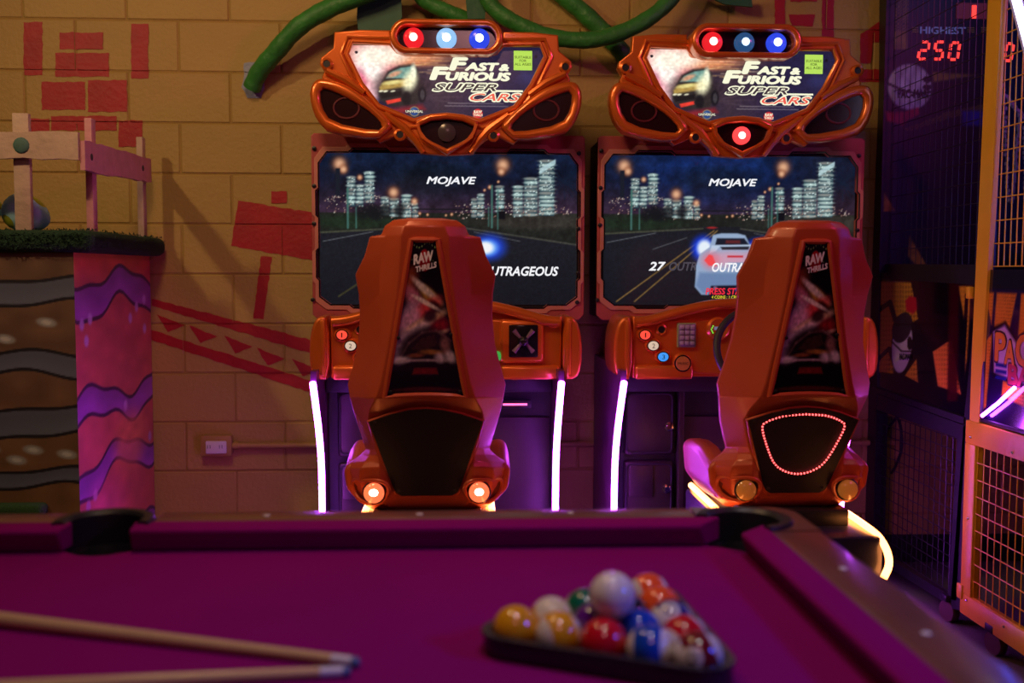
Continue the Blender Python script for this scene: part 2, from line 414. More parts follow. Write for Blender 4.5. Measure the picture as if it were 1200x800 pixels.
# ================================================================== VINES
vinem = mat('painted_green_vine', (.035, .22, .035), .5, var=.45, scale=16, bump=.7, bscale=30)
leafm = mat('dark_green_leaf', (.02, .12, .06), .55, var=.3, bump=.3, bscale=20)
def vine(px, r, label, Y0=.0, **kw):
    pts = catmull([Py(x, y, WY-d) for x, y, d in px], 7)
    rr = [r*(1+.035*math.sin(i*1.3)+.02*math.sin(i*3.1)) for i in range(len(pts))]
    return tag(MB().tube(pts, rr, 14).build('vine', vinem), label, 'vine', 'sculpted vines on the block wall', **kw)
vine([(295, 103, .03), (304, 84, .06), (322, 62, .10), (352, 30, .14), (392, 7, .16), (440, -12, .17), (500, -40, .17)], .036, 'thick green vine arching up from a grey plaster patch on the wall')
vine([(560, -40, .16), (575, 5, .16), (610, 30, .17), (655, 45, .17), (705, 45, .17), (755, 25, .16), (790, -5, .14), (820, -45, .12)], .032, 'green vine dipping in a bow between the two lit marquees')
vine([(640, -20, .05), (672, 5, .05), (705, 35, .05), (735, 68, .04), (770, 110, .02)], .036, 'dark green vine slanting down behind the right machine')
vine([(480, -20, .08), (500, 2, .08), (530, 16, .08), (565, 30, .06)], .03, 'short dark vine just above the left light bar')
def leaf(pts, d, label):
    q = [Py(x, y, WY-d) for x, y in pts]; mb = MB()
    mb.prism(q, (0, .012, 0)); tag(mb.build('leaf', leafm), label, 'leaf', 'sculpted leaves on the block wall')
leaf([(420, -10), (470, -10), (471, 20), (462, 38), (420, 40), (418, 20)], .10, 'broad dark green leaf above the left end of a light bar')
leaf([(820, -8), (880, -8), (882, 8), (850, 5)], .08, 'small green leaf at the top edge above the right marquee')
leaf([(545, -8), (572, -8), (568, 22), (548, 22)], .12, 'stubby dark stalk piece right behind the blue light')
plm = mat('grey_plaster', (.34, .36, .52), .8, var=.3, bump=.8, bscale=40)
paint([(286, 74), (302, 72), (308, 90), (310, 104), (306, 115), (290, 115), (283, 102), (286, 90)], 'plaster_patch', plm)

# ================================================================== PAINTED PLAY BOX (left)
BXF, BXX = 3.42, Px(90, 450, -1).x
c1 = Py(90, 450, BXF); BXX = c1.x; ztop = Py(90, 294, BXF).z; YB = WY-.012
XL = -2.2
t = thing('painted_box', 'tall painted box with wavy grey, brown and pink bands beside the wall', 'box', ((XL+BXX)/2, (BXF+YB)/2, 0))
MB().box((XL, BXF+.003, 0), (BXX-.003, YB, ztop)).build('carcass', mat('painted_board', (.30, .16, .09), .7, var=.2), t)
pm = print_mat('mural_print', 0, .5)
A = Art(150, 300, -130, 290, 92, 720, (112, 84, 66))
A.put(np.clip((A.Y-420)/250, 0, 1)*.9, (140, 98, 58)); A.noise(.15, 10)
def band(A, top, bot, col, edge):
    f = lambda pts: np.interp(A.X, [p[0] for p in pts], [p[1] for p in pts])
    t_, b_ = f(top), f(bot); a = np.clip((A.Y-t_)/2, 0, 1)*np.clip((b_-A.Y)/2, 0, 1); A.put(a, col)
    A.put(np.clip((A.Y-t_-.3*(b_-t_))/(.5*(b_-t_)), 0, 1)*a*.35, tuple(c*1.35 for c in col))
    for e in (t_, b_): A.put(np.clip(2.2-np.abs(A.Y-e), 0, 1), edge)
def wavy(y, amp, ph): return [(x, y+amp*math.sin((x+ph)/24)+amp*.5*math.sin((x+ph)/11)) for x in range(-130, 100, 6)]
for yt, yb, ph in ((322, 348, 20), (402, 425, 60), (460, 490, 5), (530, 548, 30), (640, 668, 15)):
    band(A, wavy(yt, 4, ph), wavy(yb, 5, ph+7), (90, 96, 116), (30, 28, 38))
for x, y in ((38, 385), (70, 367), (24, 505), (57, 506), (83, 511), (44, 517)): A.ell(x, y, 8, 5, (150, 150, 150), 1, .25, .3); A.ell(x, y, 4, 2.5, (190, 190, 188), 1, .3, .3)
p0, p1 = Py(-130, 290, BXF), Py(92, 720, BXF)
A.mesh('front_panel', pm, t, lambda U, V: (XL+(BXX-XL)*U, BXF+0*U, ztop+(0-ztop)*V))
S = Art(90, 300, 0, 0, 85, 320, (210, 106, 100))
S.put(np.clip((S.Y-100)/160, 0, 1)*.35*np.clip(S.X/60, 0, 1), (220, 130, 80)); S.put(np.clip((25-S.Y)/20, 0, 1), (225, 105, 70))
def sband(y, th, ph, A_=9):
    top = [(x, y+A_*math.sin((x+ph)/13)+3*math.sin((x+ph)/5)) for x in range(-2, 92, 4)]
    band(S, top, [(x, yy+th+3*math.sin(x/9)) for x, yy in top], (150, 84, 168), (70, 40, 80))
for y, th, ph in ((22, 26, 10), (122, 22, 45), (178, 20, 20), (262, 18, 70)): sband(y, th, ph)
for x, y in ((6, 60), (14, 56), (10, 74), (58, 60), (66, 50), (76, 44), (76, 72), (8, 212), (15, 206), (80, 180), (50, 140)): S.ell(x, y, 2.2, 5, (205, 170, 225), .9, .4)
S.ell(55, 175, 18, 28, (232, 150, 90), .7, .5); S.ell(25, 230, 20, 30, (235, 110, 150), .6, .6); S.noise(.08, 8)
S.mesh('side_panel', pm, t, lambda U, V: (BXX+0*U, BXF+(YB-BXF)*U, ztop-ztop*V))
turf = mat('artificial_turf', (.012, .055, .022), .85, var=.9, scale=240, bump=1, bscale=260)
mb = MB(); ov = .05; zt0, zt1 = ztop-.005, ztop+.068
bm = bmesh.new(); bmesh.ops.create_grid(bm, x_segments=60, y_segments=50, size=.5)
gv = []
mb.rbox((XL, BXF-.03, zt0), (BXX+.07, YB-.005, zt1), .03, 4); bm.free()
cap = mb.build('turf_cap', turf, t); 
tz = MB()
for _ in range(2600):                                        # short tufts on the rim and front
    x = random.uniform(-1.75, BXX+.07); y = random.choice([BXF-.03, random.uniform(BXF-.03, YB)])
    z = random.uniform(zt0+.01, zt1-.01) if y == BXF-.03 else zt1
    if random.random() < .4: x, z, y = BXX+.07, random.uniform(zt0+.01, zt1-.01), random.uniform(BXF, YB-.03)
    d = Vector((random.uniform(-.008, .008), random.uniform(-.008, .004), random.uniform(-.006, .008)))
    p = Vector((x, y, z)); q = Vector((.003, 0, 0)) if x < BXX+.069 else Vector((0, .003, 0))
    if x >= BXX+.069: d.x = abs(d.x)+.003
    elif y == BXF-.03: d.y = -abs(d.y)-.003
    else: d.z = abs(d.z)+.003
    tz.add([p-q, p+q, p+d], [(0, 1, 2)])
o = tz.build('turf_pile', turf, t); o['kind'] = 'stuff'
gl = Py(58, 594, BXF); MB().rbox((XL, BXF-.06, gl.z-.022), (gl.x, BXF, gl.z+.02), .015, 3).build('turf_ledge', mat('lit_turf', (.03, .10, .02), .9, var=.9, scale=260, bump=1, bscale=260), t)  # brighter green copy of the turf; the light on it is in the colour
# rail fence on the box
woodw = mat('whitewashed_wood', (.52, .37, .28), .65, var=.3, scale=18, bump=.3, bscale=40)
woodp = mat('pinkish_wood', (.62, .28, .30), .65, var=.25, scale=18, bump=.3, bscale=40)  # pinker tone, used on the side rail and one post
ft = thing('wooden_fence', 'small pinkish wooden rail fence standing on the turf-topped box', 'fence', (BXX-.3, BXF+.02, zt1))
def wobble_board(a, b, h0, h1, th, n=12, axis='x'):
    """board from a to b (3D, bottom-left / right centre line), wavy edges"""
    a, b = Vector(a), Vector(b); up = []; lo = []
    for i in range(n+1):
        p = a.lerp(b, i/n); h = h0+(h1-h0)*i/n; up.append(p+Vector((0, 0, h/2+random.uniform(-.004, .004)))); lo.append(p-Vector((0, 0, h/2+random.uniform(-.005, .005))))
    d = Vector((0, th, 0)) if axis == 'x' else Vector((th, 0, 0))
    return MB().prism(up+lo[::-1], d)
yf = BXF+.0
def stick(px, pyt, w_, Y, name='post', mm=woodw):
    a = Py(px, pyt, Y); MB().rbox((a.x-w_/2, Y-.011, zt1-.004), (a.x+w_/2, Y+.011, a.z), .002).build(name, mm, ft)
    return a.x
stick(25, 133, .052, yf+.03)
X2 = Px(103, 200, BXX-.0).y
pa = Py(0, 168, yf+.0); pb = Py(92, 171, yf+.0)
wobble_board((-1.95, yf-.004, pa.z), (pb.x, yf-.004, pb.z), .085, .085, .018).build('rail', woodw, ft)
xs = pb.x
s1 = Px(93, 182, xs); s2 = Px(172, 200, xs)
wobble_board((xs+.002, s1.y, s1.z), (xs+.002, min(s2.y, YB), s2.z), .10, .09, .016, 14, 'y').build('rail', woodp, ft)
for px, py in ((103, 139), (163, 161)):
    q = Px(px, py, xs-.02); MB().rbox((xs-.026, q.y-.02, zt1-.004), (xs-.002, q.y+.02, q.z), .002).build('post', woodp if px == 103 else woodw, ft)
    k = Px(px+5, 184 if px == 103 else 197, xs+.02); MB().sphere((xs+.019, k.y, k.z), .012, 10, (.25, .9, 1)).build('knot', mat('dark_knot', (.05, .04, .04), .7), ft)
k = Py(24, 170, yf-.01); MB().sphere((k.x, yf-.005, k.z), .026, 14, (1, .2, 1)).build('knot', mat('green_knot', (.06, .14, .12), .7, var=.4, scale=40), ft)
# eggs
def egg(cx, cy, r, label, rot, spots):
    Y = BXF+.25; c = Py(cx, cy, Y); M = Matrix.Rotation(rot, 3, 'Y')
    m = bpy.data.materials.new('egg_paint'); m.use_nodes = True; nt = m.node_tree; b = nt.nodes['Principled BSDF']; b.inputs['Roughness'].default_value = .5
    tc = nt.nodes.new('ShaderNodeTexCoord'); v = nt.nodes.new('ShaderNodeTexVoronoi'); v.inputs['Scale'].default_value = 7.5; v.feature = 'F1'; v.inputs['Randomness'].default_value = .6
    nt.links.new(tc.outputs['Object'], v.inputs['Vector']); cr = nt.nodes.new('ShaderNodeValToRGB'); cr.color_ramp.interpolation = 'CONSTANT'
    cr.color_ramp.elements[0].color = (.42, .46, .03, 1); cr.color_ramp.elements[1].color = (.42, .78, .90, 1); cr.color_ramp.elements[1].position = .24
    nt.links.new(v.outputs['Distance'], cr.inputs[0]); nt.links.new(cr.outputs[0], b.inputs['Base Color'])
    mb = MB(); mb.sphere((0, 0, 0), r, 24, (1.25, 1, 1)); 
    for p in mb.v:
        f_ = 1-.18*(p.x/(1.25*r)); p.y *= f_; p.z *= f_
    mb.v = [M @ p for p in mb.v]; zmin = min(p.z for p in mb.v)
    mb.v = [p+Vector((c.x, Y, zt1-zmin+.0005)) for p in mb.v]
    tag(mb.build('painted_egg', m), label, 'egg', 'painted eggs behind the fence')
egg(31, 251, .066, 'light blue egg with green spots lying behind the fence post', .35, 0)
egg(-25, 251, .066, 'light blue egg cut off by the left edge of the picture', -.3, 1)

# ================================================================== RACING CABINETS
YC, YM, YLB = 3.85, 3.76, 3.64
OXL = Py(524.5, 265, YC).x; OXR = Py(854.5, 265, YC).x
def zc1(x, y): return 350+x/3.4286, 10+y/3.4286           # crop of the left marquee -> frame
def loc(px, py, Y, cx=None):
    """photo point of the LEFT cabinet -> (dx from the cabinet's middle, height)"""
    p = Py(px, py, Y); return (p.x-OXL, p.z)
def locR(px, py, Y):
    p = Py(px, py, Y); return (p.x-OXR, p.z)
def symm(half, Y, conv_=lambda x, y: (x, y)):
    """left half of an outline, top middle to bottom middle -> closed symmetric ring"""
    h = [loc(*conv_(x, y), Y) for x, y in half]
    cxm = loc(*conv_(597, 300), Y)[0] if conv_ is zc1 else 0
    h = [(min(0, a-cxm), b) for a, b in h]
    return h+[(-a, b) for a, b in reversed(h) if abs(a) > 1e-5]
SCR_EM = print_mat('screen_picture', 1.0, .12)
MARQ_EM = print_mat('backlit_marquee_print', 1.15, .2)
SEATPRINT = print_mat('seat_back_print', 0, .25, .3)

def screen_art(right):
    A = Art(300, 172, 30, 15, 1150, 655, (14, 20, 38))
    A.put(np.clip(1-A.Y/160, 0, 1)*.5, (22, 40, 72)); A.put(np.clip((A.Y-120)/140, 0, 1)*.8, (62, 40, 58))
    if right: A.ell(480, 90, 300, 130, (18, 42, 105), .7, .8)
    A.ell(520, 120, 160, 60, (20, 26, 34), .6, .7); A.noise(.25, 12)
    A.put(np.clip((A.Y-262)/6, 0, 1), (30, 33, 30)); A.ell(1000, 300, 260, 32, (54, 50, 46), .8, .5); A.ell(180, 305, 200, 30, (28, 44, 30), .8, .5)
    A.noise(.2, 5)
    A.poly([(30, 352), (480, 318), (620, 318), (1150, 395), (1150, 655), (30, 655)], (26, 28, 36), 1, 4); A.put(np.clip((A.Y-420)/250, 0, 1)*.75, (16, 18, 26))
    A.line((30, 350), (470, 326), 7, (84, 86, 66), .7); A.line((640, 326), (1150, 398), 7, (84, 84, 72), .7)
    A.line((45, 387), (260, 346), 3, (130, 135, 140), .7); A.line((700, 345), (900, 384), 3, (120, 120, 125), .6)
    if right: A.line((520, 335), (90, 640), 6, (160, 120, 60), .7); A.line((535, 335), (170, 640), 6, (160, 120, 60), .7); A.line((400, 365), (250, 415), 3, (150, 150, 150), .5)
    else: A.line((420, 420), (110, 620), 8, (90, 84, 40), .5)
    A.noise(.12, 2)
    rnd = random.Random(3)
    def tower(x0, x1, y0, y1, step=17, br=1.):
        A.poly(rect(x0, y0, x1, y1), (48, 74, 84))
        y = y0+3
        while y < y1-3:
            b = rnd.uniform(.55, 1)*br; A.ell((x0+x1)/2+rnd.uniform(-3, 3), y, (x1-x0)*.55, 6, (150*b+40, 220*b, 215*b), .95, .5); y += step
        for _ in range(int((x1-x0)*(y1-y0)/260)): A.ell(rnd.uniform(x0, x1), rnd.uniform(y0, y1), 3, 2.5, (225, 250, 245), .8, .6)
    for q in ((150, 185, 115, 240), (188, 220, 150, 240), (226, 266, 95, 225), (296, 330, 200, 275), (335, 372, 205, 280), (385, 425, 190, 285), (430, 455, 225, 285),
              (688, 712, 205, 285), (714, 742, 185, 285), (795, 830, 150, 260), (870, 912, 150, 280), (918, 975, 115, 275), (985, 1050, 40, 275)): tower(*q)
    A.poly([(985, 75), (1055, 35), (1055, 55), (985, 100)], (190, 220, 225), .8)
    for (xa, xb, ya, yb, n) in ((50, 300, 190, 265, 70), (290, 470, 230, 288, 60), (610, 860, 225, 290, 80), (860, 1140, 230, 275, 50)):
        for _ in range(n):
            b = rnd.uniform(.4, 1); A.ell(rnd.uniform(xa, xb), rnd.uniform(ya, yb), rnd.uniform(1.8, 4), rnd.uniform(1.5, 3), (170*b+60, 220*b, 205*b), .9, .5)
    for x, y, r in ((118, 62, 40), (135, 85, 24), (205, 118, 16), (350, 180, 32), (440, 217, 20), (825, 62, 40), (818, 90, 22), (768, 155, 12), (745, 168, 8), (805, 132, 8), (463, 268, 9), (497, 273, 8), (577, 275, 7), (602, 271, 9)):
        A.ell(x, y, r*.75, r*.75, (140, 74, 46), .8, .9); A.ell(x, y, r*.5, r*.5, (240, 186, 146), .9, .9)
    A.poly(rect(101, 80, 120, 195), (22, 28, 40)); A.line((440, 250), (860, 250), 5, (18, 20, 26)); A.poly(rect(800, 255, 835, 290), (12, 14, 20))
    for x, ya, yb, w_ in ((152, 165, 330, 9), (188, 245, 330, 6), (777, 150, 325, 9), (803, 170, 332, 6), (763, 240, 320, 5)): A.line((x, ya), (x, yb), w_, (66, 112, 104), .85)
    for _ in range(26):
        a = rnd.uniform(0, 6.28); A.line((1095, 130), (1095+75*math.cos(a), 130+75*math.sin(a)), 3, (16, 30, 52), .8)
    for x in (250, 265, 285, 315, 375, 215): A.ell(x, 262+rnd.uniform(-8, 8), 24, 30, (16, 20, 24), .75, .5)
    if not right:
        A.ell(765, 410, 70, 52, (30, 70, 220), .95, .5); A.ell(755, 412, 48, 34, (110, 170, 255), 1, .4); A.ell(748, 412, 36, 25, (250, 252, 255), 1, .4)
    else:
        T = lambda pts: [(30+(x-75)*1.0566, 15+(y-40)*1.04) for x, y in pts]
        def pol(pts, c, al=1., soft=3): A.poly(T(pts), c, al, soft)
        def el(x, y, rx, ry, c, al=1., soft=.3): A.ell(30+(x-75)*1.0566, 15+(y-40)*1.04, rx, ry, c, al, soft)
        el(495, 420, 50, 52, (20, 60, 230), 1, .5); el(500, 420, 32, 36, (235, 245, 255), 1, .4); el(735, 418, 62, 40, (20, 60, 230), 1, .5); el(735, 418, 42, 26, (235, 245, 255), 1, .4)
        pol([(535, 365), (570, 358), (640, 358), (672, 366), (695, 410), (735, 432), (745, 480), (738, 600), (705, 618), (490, 612), (462, 580), (466, 490), (480, 445), (522, 415)], (150, 172, 204))
        pol([(480, 520), (735, 520), (736, 600), (700, 615), (495, 608), (464, 575)], (104, 130, 172), .9, 8)
        pol([(552, 378), (668, 378), (690, 406), (545, 406)], (24, 28, 44)); pol([(590, 386), (650, 386), (652, 400), (588, 400)], (120, 40, 40), .7)
        pol([(530, 408), (705, 404), (722, 432), (700, 428), (690, 410), (565, 412), (548, 432), (522, 440)], (190, 206, 230)); pol([(568, 414), (690, 412), (686, 425), (575, 426)], (30, 30, 40))
        el(612, 465, 110, 32, (245, 150, 170), .6, .7)
        pol([(500, 470), (520, 445), (535, 450), (552, 492), (520, 492)], (240, 70, 70)); pol([(716, 440), (732, 432), (736, 470), (724, 485)], (240, 70, 70)); el(528, 470, 34, 34, (255, 80, 90), .45, .8); el(722, 455, 36, 36, (255, 90, 100), .5, .8)
        pol([(598, 450), (664, 450), (664, 457), (598, 457)], (200, 30, 40)); pol([(600, 478), (665, 478), (660, 505), (605, 505)], (130, 150, 185))
        pol([(530, 575), (700, 572), (715, 600), (690, 625), (520, 622)], (22, 22, 36)); el(548, 585, 9, 9, (120, 90, 120)); el(640, 590, 9, 9, (90, 60, 140))
        el(530, 335, 22, 4, (200, 40, 40), .8, .6)
    return A

def marquee_art():
    A = Art(280, 130, 40, 20, 1200, 480, (40, 32, 58))
    A.put(np.clip((A.X-700)/400, 0, 1)*.5, (24, 28, 66)); A.put(np.clip((1-np.abs(A.X-560)/260), 0, 1)*.6, (70, 52, 56))
    A.ell(330, 70, 330, 70, (190, 120, 90), .9, .6); A.ell(300, 60, 240, 50, (255, 210, 170), .8, .6); A.ell(190, 120, 150, 150, (235, 120, 120), .9, .5); A.ell(165, 150, 92, 130, (255, 240, 232), 1, .6); A.ell(120, 290, 60, 70, (214, 60, 90), .7, .7); A.ell(420, 110, 120, 30, (226, 120, 70), .6, .8)
    A.ell(175, 300, 45, 60, (250, 200, 205), .9, .6); A.ell(240, 80, 140, 60, (255, 245, 225), .9, .6); A.ell(110, 220, 30, 60, (200, 60, 100), .6, .7)
    for i in range(26):
        x = random.uniform(330, 640); y = random.uniform(60, 190); A.line((x, y), (x+random.uniform(80, 170), y-random.uniform(-6, 16)), random.uniform(3, 7), random.choice([(240, 190, 120), (160, 90, 60), (255, 225, 180), (60, 36, 40)]), .4, 5)
    for a in range(8): A.line((460, 330), (460+260*math.cos(a*.25+.1), 330-190*math.sin(a*.25-.2)), 5, (120, 100, 100), .22, 8)
    # car
    A.ell(350, 270, 150, 105, (44, 34, 36), .8, .35)
    A.poly([(215, 300), (240, 235), (270, 175), (335, 140), (420, 128), (450, 160), (455, 240), (470, 300), (440, 372), (300, 385), (225, 345)], (46, 40, 40), 1, 8)
    A.poly([(262, 215), (285, 180), (345, 152), (420, 140), (436, 170), (430, 215), (340, 215)], (112, 158, 148), .95, 6); A.ell(310, 190, 40, 14, (245, 150, 110), .7, .6, -.4)
    A.poly([(222, 270), (250, 235), (400, 215), (410, 235), (380, 262), (225, 292)], (196, 160, 80), .85, 8); A.ell(300, 240, 55, 12, (240, 230, 150), .8, .6, -.15)
    A.ell(400, 230, 38, 60, (255, 250, 205), .9, .6, .3); A.ell(420, 170, 16, 44, (255, 250, 220), .8, .6)
    for x in (232, 258, 300): A.ell(x, 293, 14, 6, (240, 235, 200), .9, .5, -.2)
    A.poly([(225, 310), (350, 290), (352, 318), (235, 338)], (26, 22, 24), .9, 5); A.poly([(258, 350), (345, 332), (348, 352), (268, 372)], (225, 60, 48), 1, 4)
    A.ell(470, 310, 24, 48, (22, 20, 26), .95, .25); A.ell(472, 312, 13, 30, (70, 66, 70), .8, .3); A.ell(380, 335, 26, 42, (24, 22, 26), .9, .3)
    A.poly([(60, 400), (300, 395), (470, 372), (490, 400), (300, 440), (60, 470)], (150, 36, 42), .8, 14); A.noise(.10, 3)
    for i in range(2):                                           # fine print, too small to read
        x = 622-i*18
        while x < 935+i*20: d = random.uniform(8, 26); A.line((x, 360+i*16), (x+d, 361+i*17), 5, (170, 160, 160), .55, 3); x += d+5
    # studio globe and round maker's badge
    A.ell(425, 413, 30, 30, (150, 130, 90), 1, .08); A.ell(425, 413, 25, 25, (40, 70, 130), 1, .15); A.ell(418, 405, 10, 8, (110, 140, 170), .8, .5); A.poly(rect(372, 405, 478, 420), (60, 50, 60), .85)
    A.ell(795, 422, 29, 29, (205, 40, 44), 1, .08)
    A.ell(90, 62, 9, 9, (20, 16, 30)); A.ell(1135, 75, 9, 9, (20, 16, 30)); A.ell(985, 378, 8, 8, (18, 16, 30)); A.ell(1090, 200, 60, 40, (60, 66, 130), .35, .9)
    return A

def seat_art():
    A = Art(90, 170, 0, 0, 100, 185, (16, 10, 22))
    V = A.Y
    A.put(np.clip((V-25)/10, 0, 1)*np.clip((75-V)/20, 0, 1)*np.clip((45-A.X)/30, 0, 1)*.8, (170, 70, 40)); A.put(np.clip((22-V)/22, 0, 1)*.5, (36, 50, 60))
    for x, y, rx, ry, c, rot in ((30, 70, 30, 10, (210, 120, 160), .5), (62, 66, 24, 9, (200, 150, 60), .4), (50, 58, 34, 5, (235, 225, 230), .4), (45, 84, 44, 9, (220, 60, 66), -.35), (22, 95, 20, 22, (220, 170, 220), .2),
            (55, 95, 40, 6, (235, 190, 150), -.3), (75, 104, 20, 10, (170, 30, 40), -.4), (30, 112, 34, 8, (230, 200, 235), -.5), (60, 90, 12, 7, (40, 14, 24), -.2), (70, 78, 12, 6, (36, 14, 22), .3), (15, 128, 14, 18, (225, 190, 235), .2), (52, 74, 30, 3, (250, 240, 235), .3), (70, 112, 22, 3, (250, 220, 190), -.3)):
        A.ell(x, y, rx, ry, c, .85, .5, rot)
    A.ell(55, 130, 46, 26, (20, 14, 20), .95, .25); A.pline([(12, 140), (24, 122), (45, 110), (70, 107), (92, 118)], 2.2, (170, 120, 130), .5, 2); A.poly([(28, 130), (42, 116), (66, 112), (72, 124), (50, 132)], (60, 34, 34), .9, 2)
    for x, y, rx, ry, c in ((60, 133, 18, 3, (170, 110, 50)), (36, 137, 12, 2.5, (150, 80, 50)), (82, 124, 8, 10, (150, 100, 100)), (72, 140, 8, 6, (225, 200, 225)), (88, 138, 8, 7, (235, 215, 235)), (14, 142, 14, 4, (235, 220, 240)), (45, 143, 36, 1.6, (190, 160, 180))): A.ell(x, y, rx, ry, c, .85, .6)
    A.put(np.clip((V-146)/10, 0, 1)*.95, (10, 8, 14)); A.poly([(34, 152), (66, 152), (68, 160), (32, 160)], (130, 24, 32), .9, 1.5); A.ell(50, 178, 45, 3, (120, 30, 30), .6, .6)
    A.ell(50, 24, 17, 13, (170, 24, 34), 1, .1); A.noise(.15, 3)
    for k in range(9): A.ell(14+k*9, 6+3*math.sin(k*.9), 1.3, .9, (190, 240, 140), .9, .5); A.ell(12+k*9, 23-4*math.sin(k*.5), 1.1, .8, (190, 240, 140), .8, .5)
    return A
ART_S, ART_M = seat_art(), marquee_art()

lit_white = glow('lit_lettering', (250, 250, 218), 1.0); lit_dark = glow('dark_lettering', (50, 44, 50), .9); lit_red = glow('red_lettering', (228, 84, 66), 1.1)
hud_white = glow('hud_white', (245, 246, 250), 1.0); hud_red = glow('hud_red', (240, 40, 60), 1.0); hud_yel = glow('hud_yellow', (240, 225, 40), 1.0); hud_dim = glow('hud_dim', (66, 66, 76), 1.0)
sticker = glow('sticker_green', (190, 235, 90), .9); inkm = mat('black_ink', (.01, .02, .01), .5)

def cabinet(ox, right, label):
    D = lambda dx, Y, z: Vector((ox+dx, Y, z))
    W = lambda ring: [(ox+a, b) for a, b in ring]
    t = thing('racing_cabinet', label, 'arcade machine', (ox, 3.9, 0), 'twin racing machines')
    # ---- lower body
    YB_ = WY-.045
    side = [(3.50, .90), (3.50, .86), (3.56, .78), (3.63, .68), (3.685, .56), (3.70, .40), (3.70, .04), (YB_, .04), (YB_, .90)]
    artside = mat('dark_purple_side_print', (.10, .02, .09), .35, var=.9, scale=9)
    for sx in (-.462, .385):
        MB().prism([D(sx, y, z) for y, z in side], (.02, 0, 0)).build('side_panel', artside, t)
    for sx in (-.452, .395):
        pts = catmull([D(sx, y-.014, z) for y, z in side[1:7]], 5)
        MB().tube(pts, .0115, 10).build('led_strip', led_purple, t)
    MB().box(D(-.44, 3.80, .04), D(.385, YB_, .86)).build('lower_body', darkm, t)
    MB().rbox(D(-.44, 3.72, .80), D(.385, 3.82, .865), .006).build('under_panel', darkm, t)
    # coin doors
    for (z0, z1, lock) in ((.555, .80, (-.238, .665)), (.14, .535, (-.243, .43))):
        d = MB().rbox(D(-.405, 3.765, z0), D(-.215, 3.80, z1), .015, 3).build('coin_door', coinm, t)
        rr = []
        for cx_, cz_, a0 in ((ox-.245, z1-.032, 0), (ox-.375, z1-.032, 90), (ox-.375, z0+.032, 180), (ox-.245, z0+.032, 270)):
            rr += [Vector((cx_+.02*math.cos(math.radians(a0+k*18)), cz_+.02*math.sin(math.radians(a0+k*18)), 0)) for k in range(6)]
        MB().loop_tube([(p.x, 3.764, p.y) for p in rr], .004, 6).build('door_rim', darkm, d)
        MB().lathe([(.017, 0), (.017, .008), (.010, .010), (.010, .014), (.003, .014)], D(lock[0], 3.765, lock[1]), n=16).build('lock', chrome, d)
    MB().rbox(D(-.385, 3.758, .40), D(-.295, 3.767, .52), .004).build('return_flap', coinm, t)
    MB().rbox(D(-.205, 3.74, .05), D(-.185, 3.80, .81), .004).build('door_post', coinm, t)
    MB().rbox(D(-.18, 3.775, .05), D(.38, 3.80, .70), .004).build('front_panel', mat('brown_black_panel', (.05, .025, .035), .45, var=.2), t)
    MB().rbox(D(.20, 3.765, .735), D(.31, 3.79, .765), .003).build('slot_frame', darkm, t)
    MB().box(D(.205, 3.762, .746), D(.295, 3.766, .753)).build('lit_slot', led_pink, t)
    MB().rbox(D(-.40, 3.45, .02), D(.38, 3.80, .055), .008).build('foot_plate', darkm, t)
    # ---- control panel
    yp = 3.60; cp = lambda px, py: locR(px, py, yp)
    half = [cp(x, y) for x, y in ((876, 373), (765, 375), (741, 370), (741, 443), (797, 445), (812, 437), (848, 440), (876, 441))]
    ring = [(min(a, 0), b) for a, b in half]; ring = ring+[(-a, b) for a, b in ring[::-1][1:-1]]
    plate('control_panel', [W(ring)], yp, .06, .008, orange, t)
    zb, zt = cp(741, 444)[1], cp(741, 370)[1]
    MB().rbox(D(-.37, yp+.02, zb+.005), D(.37, 3.86, zt-.01), .01).build('panel_body', orange, t)
    ec = [cp(x, y) for x, y in ((740, 371), (729, 370), (722, 380), (718, 400), (718, 430), (724, 443), (740, 444))]
    for sg in (-1, 1):
        rg = [(sg*a, b) for a, b in ec]
        v = chaikin([(a, b, 0) for a, b in rg], 1)
        plate('end_cap', [[(ox+p.x, p.y) for p in v]], yp-.03, .22, .012, orange, t, 3)
        MB().rbox(D(sg*.428-.010, yp-.036, zb+.016), D(sg*.428+.010, yp-.02, zt-.012), .008, 2).build('cap_ridge', orange, t)
    MB().rbox(D(-.40, yp-.022, zb), D(-.19, yp+.02, zb+.05), .012, 3).build('lower_lip', orange, t)
    MB().rbox(D(.19, yp-.022, zb), D(.40, yp+.02, zb+.05), .012, 3).build('lower_lip', orange, t)
    arch = [cp(x, y) for x, y in ((744, 377), (765, 374), (800, 364), (835, 357), (876, 355))]; arch = arch+[(-a, b) for a, b in arch[::-1][1:]]
    MB().tube(catmull([D(a, yp-.012, b) for a, b in arch], 6), .019, 14).build('hood_arch', orange, t)
    MB().prism([D(a, yp+.01, b) for a, b in arch]+[D(arch[-1][0], yp+.01, zt-.06), D(arch[0][0], yp+.01, zt-.06)], (0, .05, 0)).build('hood_face', orange, t)
    for nm, px, py, c, e in (('1', 755, 392, (235, 70, 50), 1.2), ('2', 764.5, 404.5, (235, 205, 180), .8), ('3', 776, 417.5, (50, 150, 240), 1.0)):
        a, z = cp(px, py)
        b = MB().lathe([(.030, -.002), (.030, .006), (.024, .014), (.022, .014)], D(a, yp-.002, z), n=24, sy=.85).build('start_button', orange, t)
        MB().lathe([(.022, .010), (.022, .018), (.019, .018)], D(a, yp-.002, z), n=24, sy=.85).build('button_ring', blackg, b)
        MB().lathe([(.019, .016), (.018, .021), (.012, .023), (.002, .0235)], D(a, yp-.002, z), n=24, sy=.85).build('button_cap', glow('button_lit_'+nm, c, e), b)
        text('number', nm, D(a-(.002 if nm == '1' else .005), yp-.0262, z-.008), (.004 if nm == '1' else .010, 0, 0), (0, 0, .016), black, b)
